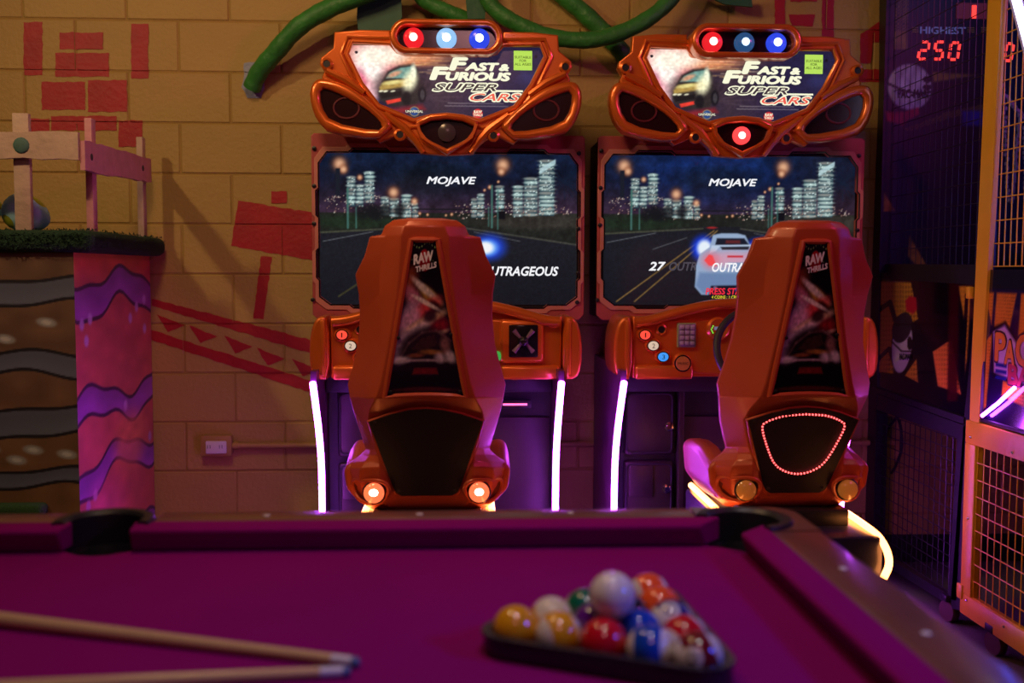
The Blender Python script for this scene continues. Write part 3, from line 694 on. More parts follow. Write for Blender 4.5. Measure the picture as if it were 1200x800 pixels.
    a, z = cp(798.5, 425)
    b = MB().lathe([(.035, -.002), (.035, .012), (.030, .02), (.028, .02)], D(a, yp-.002, z), n=28).build('music_button', orange, t)
    MB().lathe([(.031, .015), (.030, .022), (.026, .023)], D(a, yp-.002, z), n=28).build('button_ring', blackg, b)
    MB().lathe([(.026, .02), (.025, .026), (.01, .028), (.002, .028)], D(a, yp-.002, z), n=28).build('button_cap', mat('dull_orange_cap', (.55, .20, .05), .4), b)
    text('lettering', 'MUSIC', D(a-.018, yp-.0306, z-.004), (.036, 0, 0), (0, 0, .009), black, b)
    a, z = cp(804, 392.5)
    k = MB().rbox(D(a-.034, yp-.012, z-.044), D(a+.034, yp+.002, z+.044), .005).build('keypad', mat('keypad_green_frame', (.30, .36, .12), .4), t)
    MB().rbox(D(a-.030, yp-.014, z-.040), D(a+.030, yp-.01, z+.040), .003).build('key_field', mat('keypad_steel', (.36, .30, .42), .35, .6), k)
    for i in range(4):
        for j in range(3): MB().rbox(D(a-.026+j*.0185, yp-.021, z-.034+i*.0185), D(a-.011+j*.0185, yp-.013, z-.020+i*.0185), .003).build('key', mat('keypad_key', (.55, .48, .62), .3, .4), k)
    for px, py in ((751, 378.5), (775, 386)):
        a, z = cp(px, py)
        for sg in (-1, 1):
            h = MB().lathe([(.020, -.004), (.020, .005), (.014, .008), (.012, .006)], D(sg*-a, yp, z), n=20).build('bolt_boss', orange, t)
            MB().lathe([(.012, .0), (.012, .007), (.004, .0075)], D(sg*-a, yp, z), n=16).build('bolt_hole', black, h)
    a, z = cp(841, 385)
    g = MB().lathe([(.042, -.004), (.042, .008), (.034, .016), (.031, .014)], D(a, yp, z), n=28).build('gauge', orange, t)
    MB().lathe([(.032, .004), (.032, .013), (.002, .013)], D(a, yp, z), n=28).build('dial', mat('gauge_dial', (.02, .025, .06), .2), g)
    MB().box(D(a-.016, yp-.0145, z-.004), D(a+.016, yp-.0135, z+.008)).build('dial_window', glow('dial_window', (120, 120, 150), .7), g)
    for i in range(5): MB().sphere(D(a-.026+.003*abs(i-2), yp-.013, z-.014+i*.006), .0028, 8).build('dial_light', glow('dial_green', (90, 230, 60), 1.5), g)
    # square pad on the right wing
    sq = [loc(586, 374, yp), loc(637, 425, yp)]; (ax, az), (bx, bz) = sq
    p = MB().rbox(D(ax, yp-.02, bz), D(bx, yp+.01, az), .014, 3).build('pad_mount', orange, t)
    (ax, az), (bx, bz) = loc(596, 380, yp), loc(630, 418, yp); mx, mz = (ax+bx)/2, (az+bz)/2
    MB().rbox(D(ax, yp-.026, bz), D(bx, yp-.015, az), .006, 2).build('pad_plate', blackg, p)
    for sa in (-1, 1):
        for sb in (-1, 1): MB().tube([D(mx+sa*.012, yp-.028, mz+sb*.012), D(mx+sa*.034, yp-.027, mz+sb*.038)], [.005, .009], 8).build('pad_arm', mat('pad_arm_violet', (.22, .12, .18), .3), p)
    MB().sphere(D(mx, yp-.03, mz), .018, 16).build('pad_ball', blackg, p)
    a, z = loc(582, 417, yp); MB().lathe([(.018, 0), (.018, .012), (.012, .018), (.002, .018)], D(a, yp, z), n=18).build('green_button', glow('green_lit', (50, 170, 70), .8), t)
    a, z = loc(642, 377, yp); MB().lathe([(.016, 0), (.016, .006), (.009, .008)], D(a, yp, z), n=16).build('bolt_hole', black, t)
    # steering wheel
    wc = D(-.005, 3.43, cp(876, 405)[1]); Mw = Matrix.Rotation(math.radians(-20), 3, 'X')
    n = 40; wl = MB().loop_tube([wc+Mw @ Vector((.14*math.cos(2*math.pi*i/n), 0, .14*math.sin(2*math.pi*i/n))) for i in range(n)], .013, 10).build('steering_wheel', rubber, t)
    for an in (90, 210, 330):
        r_ = math.radians(an); MB().tube([wc, wc+Mw @ Vector((.135*math.cos(r_), 0, .135*math.sin(r_)))], .011, 8).build('spoke', blackg, wl)
    MB().lathe([(.035, -.02), (.035, .01), (.02, .02), (.002, .02)], wc, Mw @ Vector((0, -1, 0)), 20).build('hub', blackg, wl)
    MB().tube([wc, wc+Mw @ Vector((0, .2, 0))], .03, 14).build('column', black, wl)
    # ---- screen and bezel
    hw = lambda px, py: loc(px, py, YC)
    x0, z1 = hw(364.5, 156); x1, z0 = hw(684, 375); gx0, gz1 = hw(377, 182); gx1, gz0 = hw(672, 353.5)
    m_ = (x0+x1)/2
    outer = [(x0+.01, z1), (x1-.01, z1), (x1, z1-.01), (x1, z0+.02), (x1-.02, z0), (x0+.02, z0), (x0, z0+.02), (x0, z1-.01)]
    q = .010
    inner = [(gx0-q, gz1-.03), (gx0+.02, gz1+q), (gx0+.10, gz1+q), (gx0+.115, gz1+q+.014), (gx0+.24, gz1+q+.014), (gx0+.255, gz1+q), (gx1-.255, gz1+q), (gx1-.24, gz1+q+.014), (gx1-.115, gz1+q+.014), (gx1-.10, gz1+q), (gx1-.02, gz1+q),
             (gx1+q, gz1-.03), (gx1+q, gz1-.12), (gx1+q+.010, gz1-.13), (gx1+q+.010, gz1-.22), (gx1+q, gz1-.23), (gx1+q, gz0+.20), (gx1+q+.010, gz0+.19), (gx1+q+.010, gz0+.09), (gx1+q, gz0+.08), (gx1+q, gz0+.02), (gx1-.03, gz0-q),
             (gx1-.10, gz0-q), (gx1-.115, gz0-q-.012), (gx1-.22, gz0-q-.012), (gx1-.235, gz0-q), (gx0+.235, gz0-q), (gx0+.22, gz0-q-.012), (gx0+.115, gz0-q-.012), (gx0+.10, gz0-q), (gx0+.03, gz0-q),
             (gx0-q, gz0+.02), (gx0-q, gz0+.08), (gx0-q-.010, gz0+.09), (gx0-q-.010, gz0+.19), (gx0-q, gz0+.20), (gx0-q, gz1-.23), (gx0-q-.010, gz1-.22), (gx0-q-.010, gz1-.13), (gx0-q, gz1-.12)]
    bz = plate('screen_bezel', [W(outer), W(inner)], YC-.004, .012, .003, bezelm, t)
    grow = [(m_+(a-m_)*1.036, (gz0+gz1)/2+(b-(gz0+gz1)/2)*1.075) for a, b in inner]
    plate('bezel_inlay', [W(grow), W(inner)], YC-.009, .006, .002, bezel2, bz)
    MB().loop_tube([D(a, YC-.008, b) for a, b in [(m_+(a-m_)*1.004, (gz0+gz1)/2+(b-(gz0+gz1)/2)*1.008) for a, b in inner]], .003, 6).build('inner_edge', blackg, bz)
    for px, py in ((368.5, 174), (368.5, 262), (367, 351), (678, 180), (677.5, 268), (676, 354), (368.5, 218), (677, 320)):
        a, z = hw(px, py); MB().lathe([(.008, -.002), (.008, .004), (.003, .006)], D(a, YC-.008, z), n=12).build('bolt', black, bz)
    MB().box(D(x0+.01, YC+.016, z0+.01), D(x1-.01, YC+.30, z1-.01)).build('monitor_case', black, t)
    MB().box(D(x0+.15, YC+.1, .8), D(x1-.15, YB_, 2.0)).build('spine', black, t)
    pz = D(gx0, YC+.014, gz1)
    A = screen_art(right)
    sc = A.mesh('screen', SCR_EM, t, lambda U, V: (ox+gx0-.012+(gx1-gx0+.024)*U, YC+.012+0*U, gz1+.012-(gz1-gz0+.024)*V))
    SW, SH = gx1-gx0, gz1-gz0
    def hud(s, xa, ya, xb, yb, m, shear=.25, bold=.025):      # left crop coordinates
        u = lambda x: gx0+(x-30)/1120*SW
        v_ = lambda y: gz1-(y-15)/640*SH
        text('lettering', s, D(u(xa), YC+.0105, v_(yb)), (u(xb)-u(xa), 0, 0), (0, 0, v_(ya)-v_(yb)), m, sc, shear=shear, bold=bold)
    hud('MOJAVE', 490, 102, 712, 145, hud_white)
    if right:
        hud('27', 222, 475, 300, 515, hud_white); hud('OUTR', 315, 475, 440, 515, hud_dim)
        hud('OUTRAGEOUS', 512, 478, 800, 520, hud_white); hud('PRESS START', 484, 592, 690, 622, hud_red, .15); hud('4 COINS : 1 CREDIT', 512, 626, 660, 640, hud_yel, .1, .005)
    else: hud('OUTRAGEOUS', 735, 498, 1083, 540, hud_white)
    # ---- marquee
    Z = zc1
    oh = [(597, 118), (372, 118), (372, 98), (250, 96), (150, 105), (146, 168), (97, 207), (92, 232), (110, 262), (100, 285), (130, 330), (250, 470), (330, 545), (400, 515), (440, 530), (470, 555), (492, 588), (597, 596)]
    ih = [(597, 172), (390, 172), (372, 150), (222, 142), (200, 195), (258, 312), (325, 400), (465, 458), (520, 445), (597, 440)]
    so = symm(oh, YM, Z); si = symm(ih, YM, Z)
    plate('marquee_frame', [W(so), W(si)], YM-.045, .034, .006, orange, t, 3)
    MB().loop_tube([D(a, YM-.047, b) for a, b in si], .010, 10).build('inner_rim', orange, t)
    mid = [((a*.55+c*.45), (b*.55+d*.45)) for (a, b), (c, d) in zip(symm([(x, y) for x, y in ((597, 130), (385, 130), (368, 118), (190, 112), (160, 190), (215, 320), (290, 420), (440, 505), (520, 500), (597, 480))], YM, Z), si)]
    MB().loop_tube([D(a, YM-.046, b) for a, b in mid], .008, 8).build('outer_rim', orange, t)
    xs_ = [a for a, b in si]; zs_ = [b for a, b in si]
    mx0, mz1 = loc(*(400+40/5, 50+20/5), YM); mx1, mz0 = loc(*(400+1200/5, 50+480/5), YM)
    sip = [(40+(a-mx0)/(mx1-mx0)*1160, 20+(b-mz1)/(mz0-mz1)*460) for a, b in si]
    ctr = (sum(p[0] for p in sip)/len(sip), sum(p[1] for p in sip)/len(sip))
    sipg = [(ctr[0]+(x-ctr[0])*1.02, ctr[1]+(y-ctr[1])*1.03) for x, y in sip]
    ma = ART_M.mesh('marquee_panel', MARQ_EM, t, lambda U, V: (ox+mx0+(mx1-mx0)*U, YM-.018+0*U, mz1+(mz0-mz1)*V), keep=lambda X, Y: ART_M.mask(sipg) > -4)
    def mt(s, xa, ya, xb, yb, m, lvl=0, **kw):
        u = lambda x: mx0+(x-40)/1160*(mx1-mx0)
        v_ = lambda y: mz1+(y-20)/460*(mz0-mz1)
        text('lettering', s, D(u(xa), YM-.0195-.0006*lvl, v_(yb)), (u(xb)-u(xa), 0, 0), (0, 0, v_(ya)-v_(yb)), m, ma, **kw)
    B = dict(shear=.2, bold=.06)
    mt('F', 625, 85, 740, 165, lit_white, **B); mt('AST', 718, 115, 922, 166, lit_white, **B); mt('&', 918, 122, 980, 165, lit_white, **B)
    mt('F', 512, 142, 628, 224, lit_white, **B); mt('URIOUS', 606, 172, 990, 226, lit_white, **B)
    mt('SUPER', 530, 240, 912, 290, lit_white, 0, shear=.35, bold=.07, pad=.003); mt('SUPER', 534, 243, 908, 287, lit_dark, 1, shear=.35, bold=.012)
    mt('CARS', 746, 298, 1050, 348, lit_white, 0, shear=.35, bold=.07, pad=.003); mt('CARS', 750, 301, 1046, 345, lit_red, 1, shear=.35, bold=.012)
    MB().box(D(mx0+(905-40)/1160*(mx1-mx0), YM-.0199, mz1+(290-20)/460*(mz0-mz1)), D(mx0+(1060-40)/1160*(mx1-mx0), YM-.0193, mz1+(279-20)/460*(mz0-mz1))).build('lettering', lit_white, ma)
    mt('UNIVERSAL', 374, 406, 476, 420, lit_white, bold=.01); mt('RAW', 772, 402, 820, 422, lit_white, bold=.03, shear=.1); mt('THRILLS', 768, 424, 824, 438, lit_white, bold=.02, shear=.1)
    u = lambda x: mx0+(x-40)/1160*(mx1-mx0)
    v_ = lambda y: mz1+(y-20)/460*(mz0-mz1)
    st = MB().box(D(u(1005), YM-.0215, v_(158)), D(u(1113), YM-.0195, v_(42))).build('sticker', sticker, ma)
    for i, s in enumerate(('SUITABLE', 'FOR', 'ALL AGES')):
        wd = (48, 20, 48)[i]; text('sticker_text', s, D(u(1059-wd), YM-.0219, v_(88+i*21)), (u(1059+wd)-u(1059-wd), 0, 0), (0, 0, v_(0)-v_(15)), inkm, ma, bold=.006)
    # speaker pods
    po = [(75, 300), (108, 292), (190, 312), (262, 358), (332, 420), (388, 478), (360, 505), (322, 536), (130, 508), (84, 462), (60, 400), (55, 340)]
    pi_ = [(96, 330), (150, 345), (222, 380), (300, 430), (346, 480), (322, 502), (140, 466), (100, 402)]
    dkm = mat('dark_red_mesh', (.020, .004, .006), .2, var=.5, scale=200)
    for sg in (1, -1):
        fo = [(sg*-1*-a, b) for a, b in [(loc(*Z(x, y), YM)[0]-loc(*Z(597, 300), YM)[0], loc(*Z(x, y), YM)[1]) for x, y in po]]
        fi = [(a, b) for a, b in [(loc(*Z(x, y), YM)[0]-loc(*Z(597, 300), YM)[0], loc(*Z(x, y), YM)[1]) for x, y in pi_]]
        fo = [(sg*a, b) for a, b in [(loc(*Z(x, y), YM)[0]-loc(*Z(597, 300), YM)[0], loc(*Z(x, y), YM)[1]) for x, y in po]]
        fi = [(sg*a, b) for a, b in fi]
        co = [(p.x, p.y) for p in chaikin([(a, b, 0) for a, b in fo], 1)]; ci = [(p.x, p.y) for p in chaikin([(a, b, 0) for a, b in fi], 1)]
        pd = plate('speaker_pod', [W(co), W(ci)], YM-.075, .05, .016, orange, t, 3)
        MB().prism([D(a, YM-.056, b) for a, b in fi], (0, .03, 0)).build('speaker_mesh', dkm, pd)
        a, z = loc(*Z(200, 410), YM); a -= loc(*Z(597, 300), YM)[0]
        MB().loop_tube([D(sg*a+.045*math.cos(i*.3142), YM-.057, z+.036*math.sin(i*.3142)) for i in range(20)], .004, 6).build('speaker_cone', mat('cone_red', (.12, .01, .015), .4), pd)
        for (bx_, by_) in ((122, 235), (412, 515)):
            a, z = loc(*Z(bx_, by_), YM); a -= loc(*Z(597, 300), YM)[0]
            h = MB().lathe([(.022, -.005), (.022, .012), (.014, .016), (.012, .012)], D(sg*a, YM-.045, z), n=16).build('bolt_boss', orange, t)
            MB().lathe([(.012, .0), (.012, .013), (.003, .013)], D(sg*a, YM-.045, z), n=14).build('bolt_hole', black, h)
        rb = [(loc(*Z(x, y), YM)[0]-loc(*Z(597, 300), YM)[0], loc(*Z(x, y), YM)[1]) for x, y in ((122, 262), (200, 300), (270, 350))]
        MB().tube([D(sg*a, YM-.055, z) for a, z in rb], [.012, .016, .010], 8).build('frame_rib', orange, t)
        rb = [(loc(*Z(x, y), YM)[0]-loc(*Z(597, 300), YM)[0], loc(*Z(x, y), YM)[1]) for x, y in ((350, 430), (430, 490), (470, 535), (505, 585))]
        MB().tube([D(sg*a, YM-.052, z) for a, z in rb], [.012, .016, .014, .010], 8).build('frame_rib', orange, t)
    # centre pod
    co = symm([(597, 430), (530, 436), (474, 462), (482, 505), (512, 545), (597, 597)], YM, Z); ci = symm([(597, 456), (535, 462), (490, 482), (505, 522), (540, 545), (597, 572)], YM, Z)
    pd = plate('centre_pod', [W(co), W(ci)], YM-.085, .06, .011, orange, t, 3)
    MB().prism([D(a, YM-.055, b) for a, b in ci], (0, .03, 0)).build('pod_mesh', dkm, pd)
    a, z = loc(*Z(594, 508), YM)
    MB().lathe([(.032, 0), (.032, .010), (.02, .014), (.002, .015)], D(0, YM-.055, z), n=24).build('pod_lamp', glow('pod_lamp_on', (255, 60, 60), 1.6) if right else mat('pod_lamp_off', (.07, .05, .06), .2), pd)
    if right: MB().lathe([(.013, .014), (.012, .018), (.002, .019)], D(0, YM-.055, z), n=20).build('lamp_core', glow('pod_core', (255, 190, 180), 5), pd)
    # light bar
    def stadium(cx, cz, hw_, hh, n=10):
        return [(cx+(hw_-hh)*(1 if math.cos(a) > 0 else -1)+hh*math.cos(a), cz+hh*math.sin(a)) for a in [-math.pi/2+math.pi*(i+.5)/n for i in range(2*n)]]
    kx = YLB/1200; _, lz = loc(523.6, 42, YLB); 
    bar = plate('light_bar', [W(stadium(0, lz, 65.5*kx, 20*kx)), W(stadium(0, lz, 57*kx, 13*kx))], YLB, .05, .012, orange, t, 4)
    MB().prism([D(a, YLB+.05, b) for a, b in stadium(0, lz, 60*kx, 16*kx)], (0, .03, 0)).build('bar_back', mat('bar_back', (.02, .006, .02), .15), bar)
    MB().rbox(D(-.19, YLB+.07, lz-.045), D(.19, YM+.02, lz+.045), .02, 3).build('bar_body', orange, bar)
    inten = (2.2, 1.0, 2.2) if right else (2.2, 2.6, 2.2)
    for (px, rgb, nm, st_) in ((484, (255, 40, 50), 'red', inten[0]), (523, (150, 205, 255) if not right else (60, 120, 190), 'white', inten[1]), (562, (50, 80, 255), 'blue', inten[2])):
        a, _ = loc(px, 42, YLB)
        nmm = nm+('_dim' if right and nm == 'white' else '')
        l_ = MB().lathe([(.036, 0), (.036, .012), (.030, .022), (.018, .027), (.002, .028)], D(a, YLB+.05, lz), n=24).build(nm+'_lamp', mat(nmm+'_lens', tuple(x*.25 for x in L(*rgb)), .2, emit=L(*rgb), estr=st_*.35), bar)
        MB().lathe([(.015, .024), (.014, .029), (.002, .030)], D(a, YLB+.05, lz), n=20).build('lamp_core', glow(nmm+'_core', {'red': (255, 150, 140), 'white': (235, 245, 255) if not right else (190, 225, 255), 'blue': (190, 210, 255)}[nm], 7 if not (right and nm == 'white') else 2.2), l_)
    MB().box(D(-.36, YM+.0, loc(524, 80, YM)[1]-.14), D(.36, YM+.26, loc(524, 62, YM)[1])).build('marquee_case', black, t)
    return t

# ================================================================== RACING SEATS
YS = 2.77
CXS = Py(498, 400, YS).x
def seat(ox, right, label):
    t = thing('racing_chair', label, 'chair', (ox, YS+.2, 0), 'bucket seats of the racing machines')
    kx = lambda px: px*YS/1200*.997
    zz = lambda y: Py(498, y, YS).z
    YR = lambda y: float(np.interp(y, [255, 465, 494, 577, 601], [2.755, 2.79, 2.845, 2.905, 2.935]))
    def at(px, y, d=0.):                       # half-width in photo pixels, photo row, depth behind the back surface
        Y = YR(y)+d; return Vector((ox+px*Y/1200*.997, Y, Py(498, y, Y).z))
    rows = [  # y, edge, crease1, crease2, rim, then depth offsets of the four
        (255.5, 20, 15, 11, 7, .05, .04, .035, .03), (258, 37, 28, 19, 12, .05, .03, .012, .008), (265, 47, 38, 24, 15, .05, .03, .004, 0), (275, 51, 46, 27, 17, .055, .035, 0, 0),
        (277.5, 64.5, 47, 28, 18, .06, .036, 0, 0), (300, 71, 50, 29, 20, .065, .04, 0, 0), (322, 82, 53, 31, 23, .07, .043, 0, 0), (345, 78.5, 54, 34, 27, .085, .046, 0, 0), (370, 77.5, 55, 38, 31, .10, .048, 0, 0),
        (400, 80, 58, 43, 37, .115, .05, 0, 0), (430, 87, 63, 49, 43, .125, .05, 0, 0), (450, 93, 70, 53, 48, .13, .05, 0, 0), (466, 90.5, 73, 58, 51, .125, .048, 0, 0), (480, 87, 74, 66, 55, .12, .05, .004, 0),
        (494, 83, 76, 69, 60, .115, .05, .01, .004), (512, 77.5, 71, 64, 55, .11, .05, .008, 0), (526, 73, 67, 60, 50, .105, .05, .004, 0), (533, 80, 68, 57, 48, .09, .035, -.005, -.003), (541, 92, 73, 55, 46, .08, .01, -.015, -.008),
        (548, 96, 78, 55, 44, .075, -.005, -.022, -.010), (556, 95.5, 80, 55, 42, .08, -.006, -.025, -.012), (570, 91, 78, 52, 40, .08, .0, -.025, -.014), (584, 84, 73, 50, 36, .08, .0, -.025, -.016), (594, 70, 62, 46, 32, .08, .01, -.02, -.014), (600, 56, 50, 40, 26, .08, .03, -.0, -.0), (601, 50, 44, 36, 24, .12, .11, .1, .1)]
    full = []
    for (y, e, c1, c2, a, de, d1, d2, da) in rows:
        back = [(-e, de), (-c1, d1), (-c2, d2), (-a, da), (a, da), (c2, d2), (c1, d1), (e, de)]
        front = [(e*.97, de+.03), (c1*.95, d1+.085), (-c1*.95, d1+.085), (-e*.97, de+.03)]
        full.append([at(x, y, d) for x, d in back+front])
    # smooth in between
    n = len(full[0]); vv = [p for r in full for p in r]
    f = [(i*n+k, i*n+(k+1) % n, (i+1)*n+(k+1) % n, (i+1)*n+k) for i in range(len(full)-1) for k in range(n)]
    f += [tuple(range(n-1, -1, -1)), tuple(range((len(full)-1)*n, len(full)*n))]
    sh = link('seat_shell', vv, f, seatpl, t, 14)
    md = sh.modifiers.new('bevel', 'BEVEL'); md.width = .005; md.segments = 2; md.limit_method = 'ANGLE'; md.angle_limit = math.radians(14); md.harden_normals = False
    # bolsters and cushion tub reaching forward
    tub = MB()
    for sg in (-1, 1):
        prof = [(YS+.17, 546, 594), (YS+.24, 536, 594), (YS+.32, 524, 590), (YS+.42, 517, 584), (YS+.52, 517, 576), (YS+.58, 524, 568)]
        rings = []
        for (Y, ya, yb) in prof:
            za, zb = Py(498, ya, Y-.05).z, Py(498, yb, Y-.05).z; h = za-zb; q = .242-(.02 if Y > YS+.55 else 0)
            rings.append([Vector((ox+sg*(q-.07), Y, za-.01)), Vector((ox+sg*(q-.02), Y, za)), Vector((ox+sg*q, Y, za-.02)), Vector((ox+sg*(q-.008), Y, zb+h*.35)), Vector((ox+sg*(q-.05), Y, zb)), Vector((ox+sg*(q-.10), Y, zb))])
        m = len(rings[0]); ff = [(i*m+k, i*m+(k+1) % m, (i+1)*m+(k+1) % m, (i+1)*m+k) for i in range(len(rings)-1) for k in range(m)]
        ff += [tuple(range(m)), tuple(range((len(rings)-1)*m, len(rings)*m))[::-1]]
        ob = link('side_bolster', [p for r in rings for p in r], ff, seatpl, t, 40)
        md = ob.modifiers.new('bevel', 'BEVEL'); md.width = .012; md.segments = 3; md.limit_method = 'ANGLE'; md.angle_limit = math.radians(25)
    MB().rbox((ox-.16, YS+.24, zz(594)), (ox+.16, YS+.50, zz(562)), .03, 3).build('cushion', black, t)
    # print panel
    ta, tb = at(15.5, 281, -.004), at(47.5, 465, -.004); za, zb = ta.z, tb.z; wt, wb = ta.x-ox, tb.x-ox
    def place(U, V):
        hw_ = wt+(wb-wt)*V**1.03; return (ox+(U*2-1)*hw_, ta.y+(tb.y-ta.y)*V+0*U, za+(zb-za)*V+.006*(1-(2*U-1)**2)*V)
    pr = ART_S.mesh('print_panel', SEATPRINT, t, place)
    fr = [place(np.array(u), np.array(v_)) for u, v_ in [(i/6, 0) for i in range(7)]+[(1, i/10) for i in range(1, 11)]+[(1-i/8, 1) for i in range(1, 9)]+[(0, 1-i/10) for i in range(1, 10)]]
    MB().loop_tube([Vector((float(a), float(b)+.004, float(c))) for a, b, c in fr], .0085, 8).build('panel_rim', seatpl, t)
    wl = mat('printed_white', (.85, .80, .85), .4)
    dz = za-zb
    text('lettering', 'RAW', (ox-.029, ta.y-.0015, za-dz*.158), (.052, 0, .013), (0, .0, .028), wl, pr, bold=.05)
    text('lettering', 'THRILLS', (ox-.024, ta.y-.0013, za-dz*.205), (.056, 0, .014), (0, 0, .016), wl, pr, bold=.04)
    for u, v_ in ((.06, .62), (.94, .60), (.06, .97), (.94, .97)):
        a, b, c = place(np.array(u), np.array(v_)); MB().lathe([(.005, 0), (.005, .003), (.002, .004)], (float(a), float(b), float(c)), n=10).build('screw', black, pr)
    # dark rear panel
    half = [(0, 479), (-20, 480.5), (-42, 485.5), (-67, 494), (-62, 508), (-40, 570), (-36, 577), (-30, 580.5), (0, 580.5)]
    fullr = half+[(-x, y) for x, y in half[::-1][1:-1]]
    pf = [at(x, y, -.020) for x, y in fullr]
    rp = MB().prism(pf, (0, .03, 0)).build('rear_panel', mat('black_textured_panel', (.014, .010, .013), .45, var=.3, bump=.15, bscale=400), t)
    MB().loop_tube([at(x, y, -.010) for x, y in fullr], .007, 8).build('rear_panel_rim', seatpl, t)
    for x, y in ((-60, 494), (60, 494), (-33, 575), (33, 575)): MB().lathe([(.005, 0), (.005, .003), (.002, .004)], at(x, y, -.02), n=10).build('screw', coinm, rp)
    if right:
        path = catmull([at(x, y, -.026) for x, y in ((0, 487), (26, 489), (46, 496), (50, 503), (44, 520), (32, 543), (18, 554), (0, 558), (-18, 554), (-32, 543), (-44, 520), (-50, 503), (-46, 496), (-26, 489), (0, 487))], 20)
        ln = [0]
        for a, b in zip(path, path[1:]): ln.append(ln[-1]+(b-a).length)
        mb = MB(); k = 72
        for i in range(k):
            s_ = ln[-1]*i/k; j = max(q for q in range(len(ln)) if ln[q] <= s_); p = path[j].lerp(path[min(j+1, len(path)-1)], (s_-ln[j])/max(1e-9, ln[min(j+1, len(ln)-1)]-ln[j])); mb.sphere(p, .0029, 8)
        o = mb.build('led_chain', glow('red_led_dots', (255, 84, 84), 5.0), rp, kind='stuff'); o['label'] = 'chain of red LED dots'
        MB().loop_tube(path[:-1], .0016, 6).build('led_gasket', glow('red_led_glow', (150, 8, 20), .6), rp)
        inr = [at(x*.9, 522+(y-522)*.88, -.0208) for x, y in ((0, 487), (26, 489), (46, 496), (50, 503), (44, 520), (32, 543), (18, 554), (0, 558), (-18, 554), (-32, 543), (-44, 520), (-50, 503), (-46, 496), (-26, 489))]
        MB().prism(inr, (0, .002, 0)).build('speaker_grille', mat('red_dark_grille', (.03, .006, .008), .4, var=.4), rp)
    # tail lamps in their sockets
    for sg in (-1, 1):
        c = at(sg*62, 576, -.024)
        so = [(sg*x, y) for x, y in ((47, 566), (58, 562), (74, 563), (88, 560), (88, 572), (82, 584), (70, 590), (56, 589), (48, 582), (44, 574))]
        dp = lambda x: float(np.interp(abs(x), [36, 52, 78, 92], [-.030, -.034, -.010, .066]))
        q = chaikin([at(x, y, dp(x)) for x, y in so], 2)
        MB().loop_tube(q, .006, 8).build('lamp_socket', seatpl, t)
        MB().prism([p+Vector((0, .003, 0)) for p in q], (0, .02, 0)).build('socket_floor', mat('shaded_socket_orange', (.16, .025, .008), .35), t)  # dark plate: the shade inside the recess is put into its colour
        col = (255, 150, 60) if right else (255, 110, 70)
        l_ = MB().lathe([(.029, 0), (.029, .008), (.023, .015), (.012, .019), (.002, .020)], c+Vector((0, -.006, 0)), n=24).build('tail_lamp', mat('tail_lens_%d' % right, (.55, .25, .06), .15, emit=L(*col), estr=.12 if right else 1.3, coat=.5), t)
        MB().loop_tube([c+Vector((.030*math.cos(i*.2618), -.006, .030*math.sin(i*.2618))) for i in range(24)], .004, 6).build('lamp_ring', coinm, l_)
        if not right: MB().sphere(c+Vector((0, -.023, .003)), .014, 12, (1, .5, .8)).build('lamp_filament', glow('tail_filament', (255, 215, 190), 7), l_)
    # pedestal
    MB().rbox((ox-.155, YS+.10, zz(632)), (ox+.155, YS+.50, Py(498, 601, YS+.1).z), .006).build('slide_block', black, t)
    zt = Pz(1000, 628, 0).z; zt = Py(955, 629, YS-.02).z
    MB().rbox((ox-.205, YS-.03, 0), (ox+.205, YS+.64, zt), .012, 2).build('platform', mat('dark_blue_platform', (.02, .022, .05), .3, .2, var=.3, coat=.3), t)
    for sg in (-1, 1):
        pts = [(ox+sg*.19, YS+.62, zt+.012), (ox+sg*.19, YS+.02, zt+.012), (ox+sg*.205, YS-.04, zt-.02), (ox+sg*.218, YS-.045, zt-.07), (ox+sg*.20, YS-.045, zt-.11)]
        MB().tube(chaikin(pts, 2, False), .010, 10).build('led_strip', led_amber, t)
    return t
c1 = cabinet(OXL, False, 'orange racing cabinet with a lit white centre lamp, nearer the painted box')
c2 = cabinet(OXR, True, 'orange racing cabinet with a red lamp lit under its marquee, beside the cage machine')
DSX = CXS-OXL
seat(OXL+DSX, False, 'orange bucket seat with glowing red tail lamps and a plain black rear panel')
seat(OXR+DSX, True, 'orange bucket seat with a red LED outline on its rear panel')

# ================================================================== CAGED BALL MACHINE (right)
XC = Pz(1109, 728, 0).x
S2 = lambda px, py: (lambda p: (p.y, p.z))(Px(px, py, XC))
steel = mat('black_cage_steel', (.03, .028, .035), .35, .4, var=.2)
yel = mat('yellow_powder_coat', (.85, .47, .02), .38, var=.1)
cg = thing('caged_ball_machine', 'tall caged arcade machine with yellow door frame and red score digits', 'arcade machine', (XC+.5, 3.6, 0))
YBK = 4.16; ZT = 2.75; YN = 2.45
def sp(pts, th=.03, x=0.):
    return MB().prism([(XC+x, *S2(px, py)) for px, py in pts], (th, 0, 0))
def extend(px, py, Y):          # height on the side face of a photo point, carried along the machine
    return S2(px, py)[1]
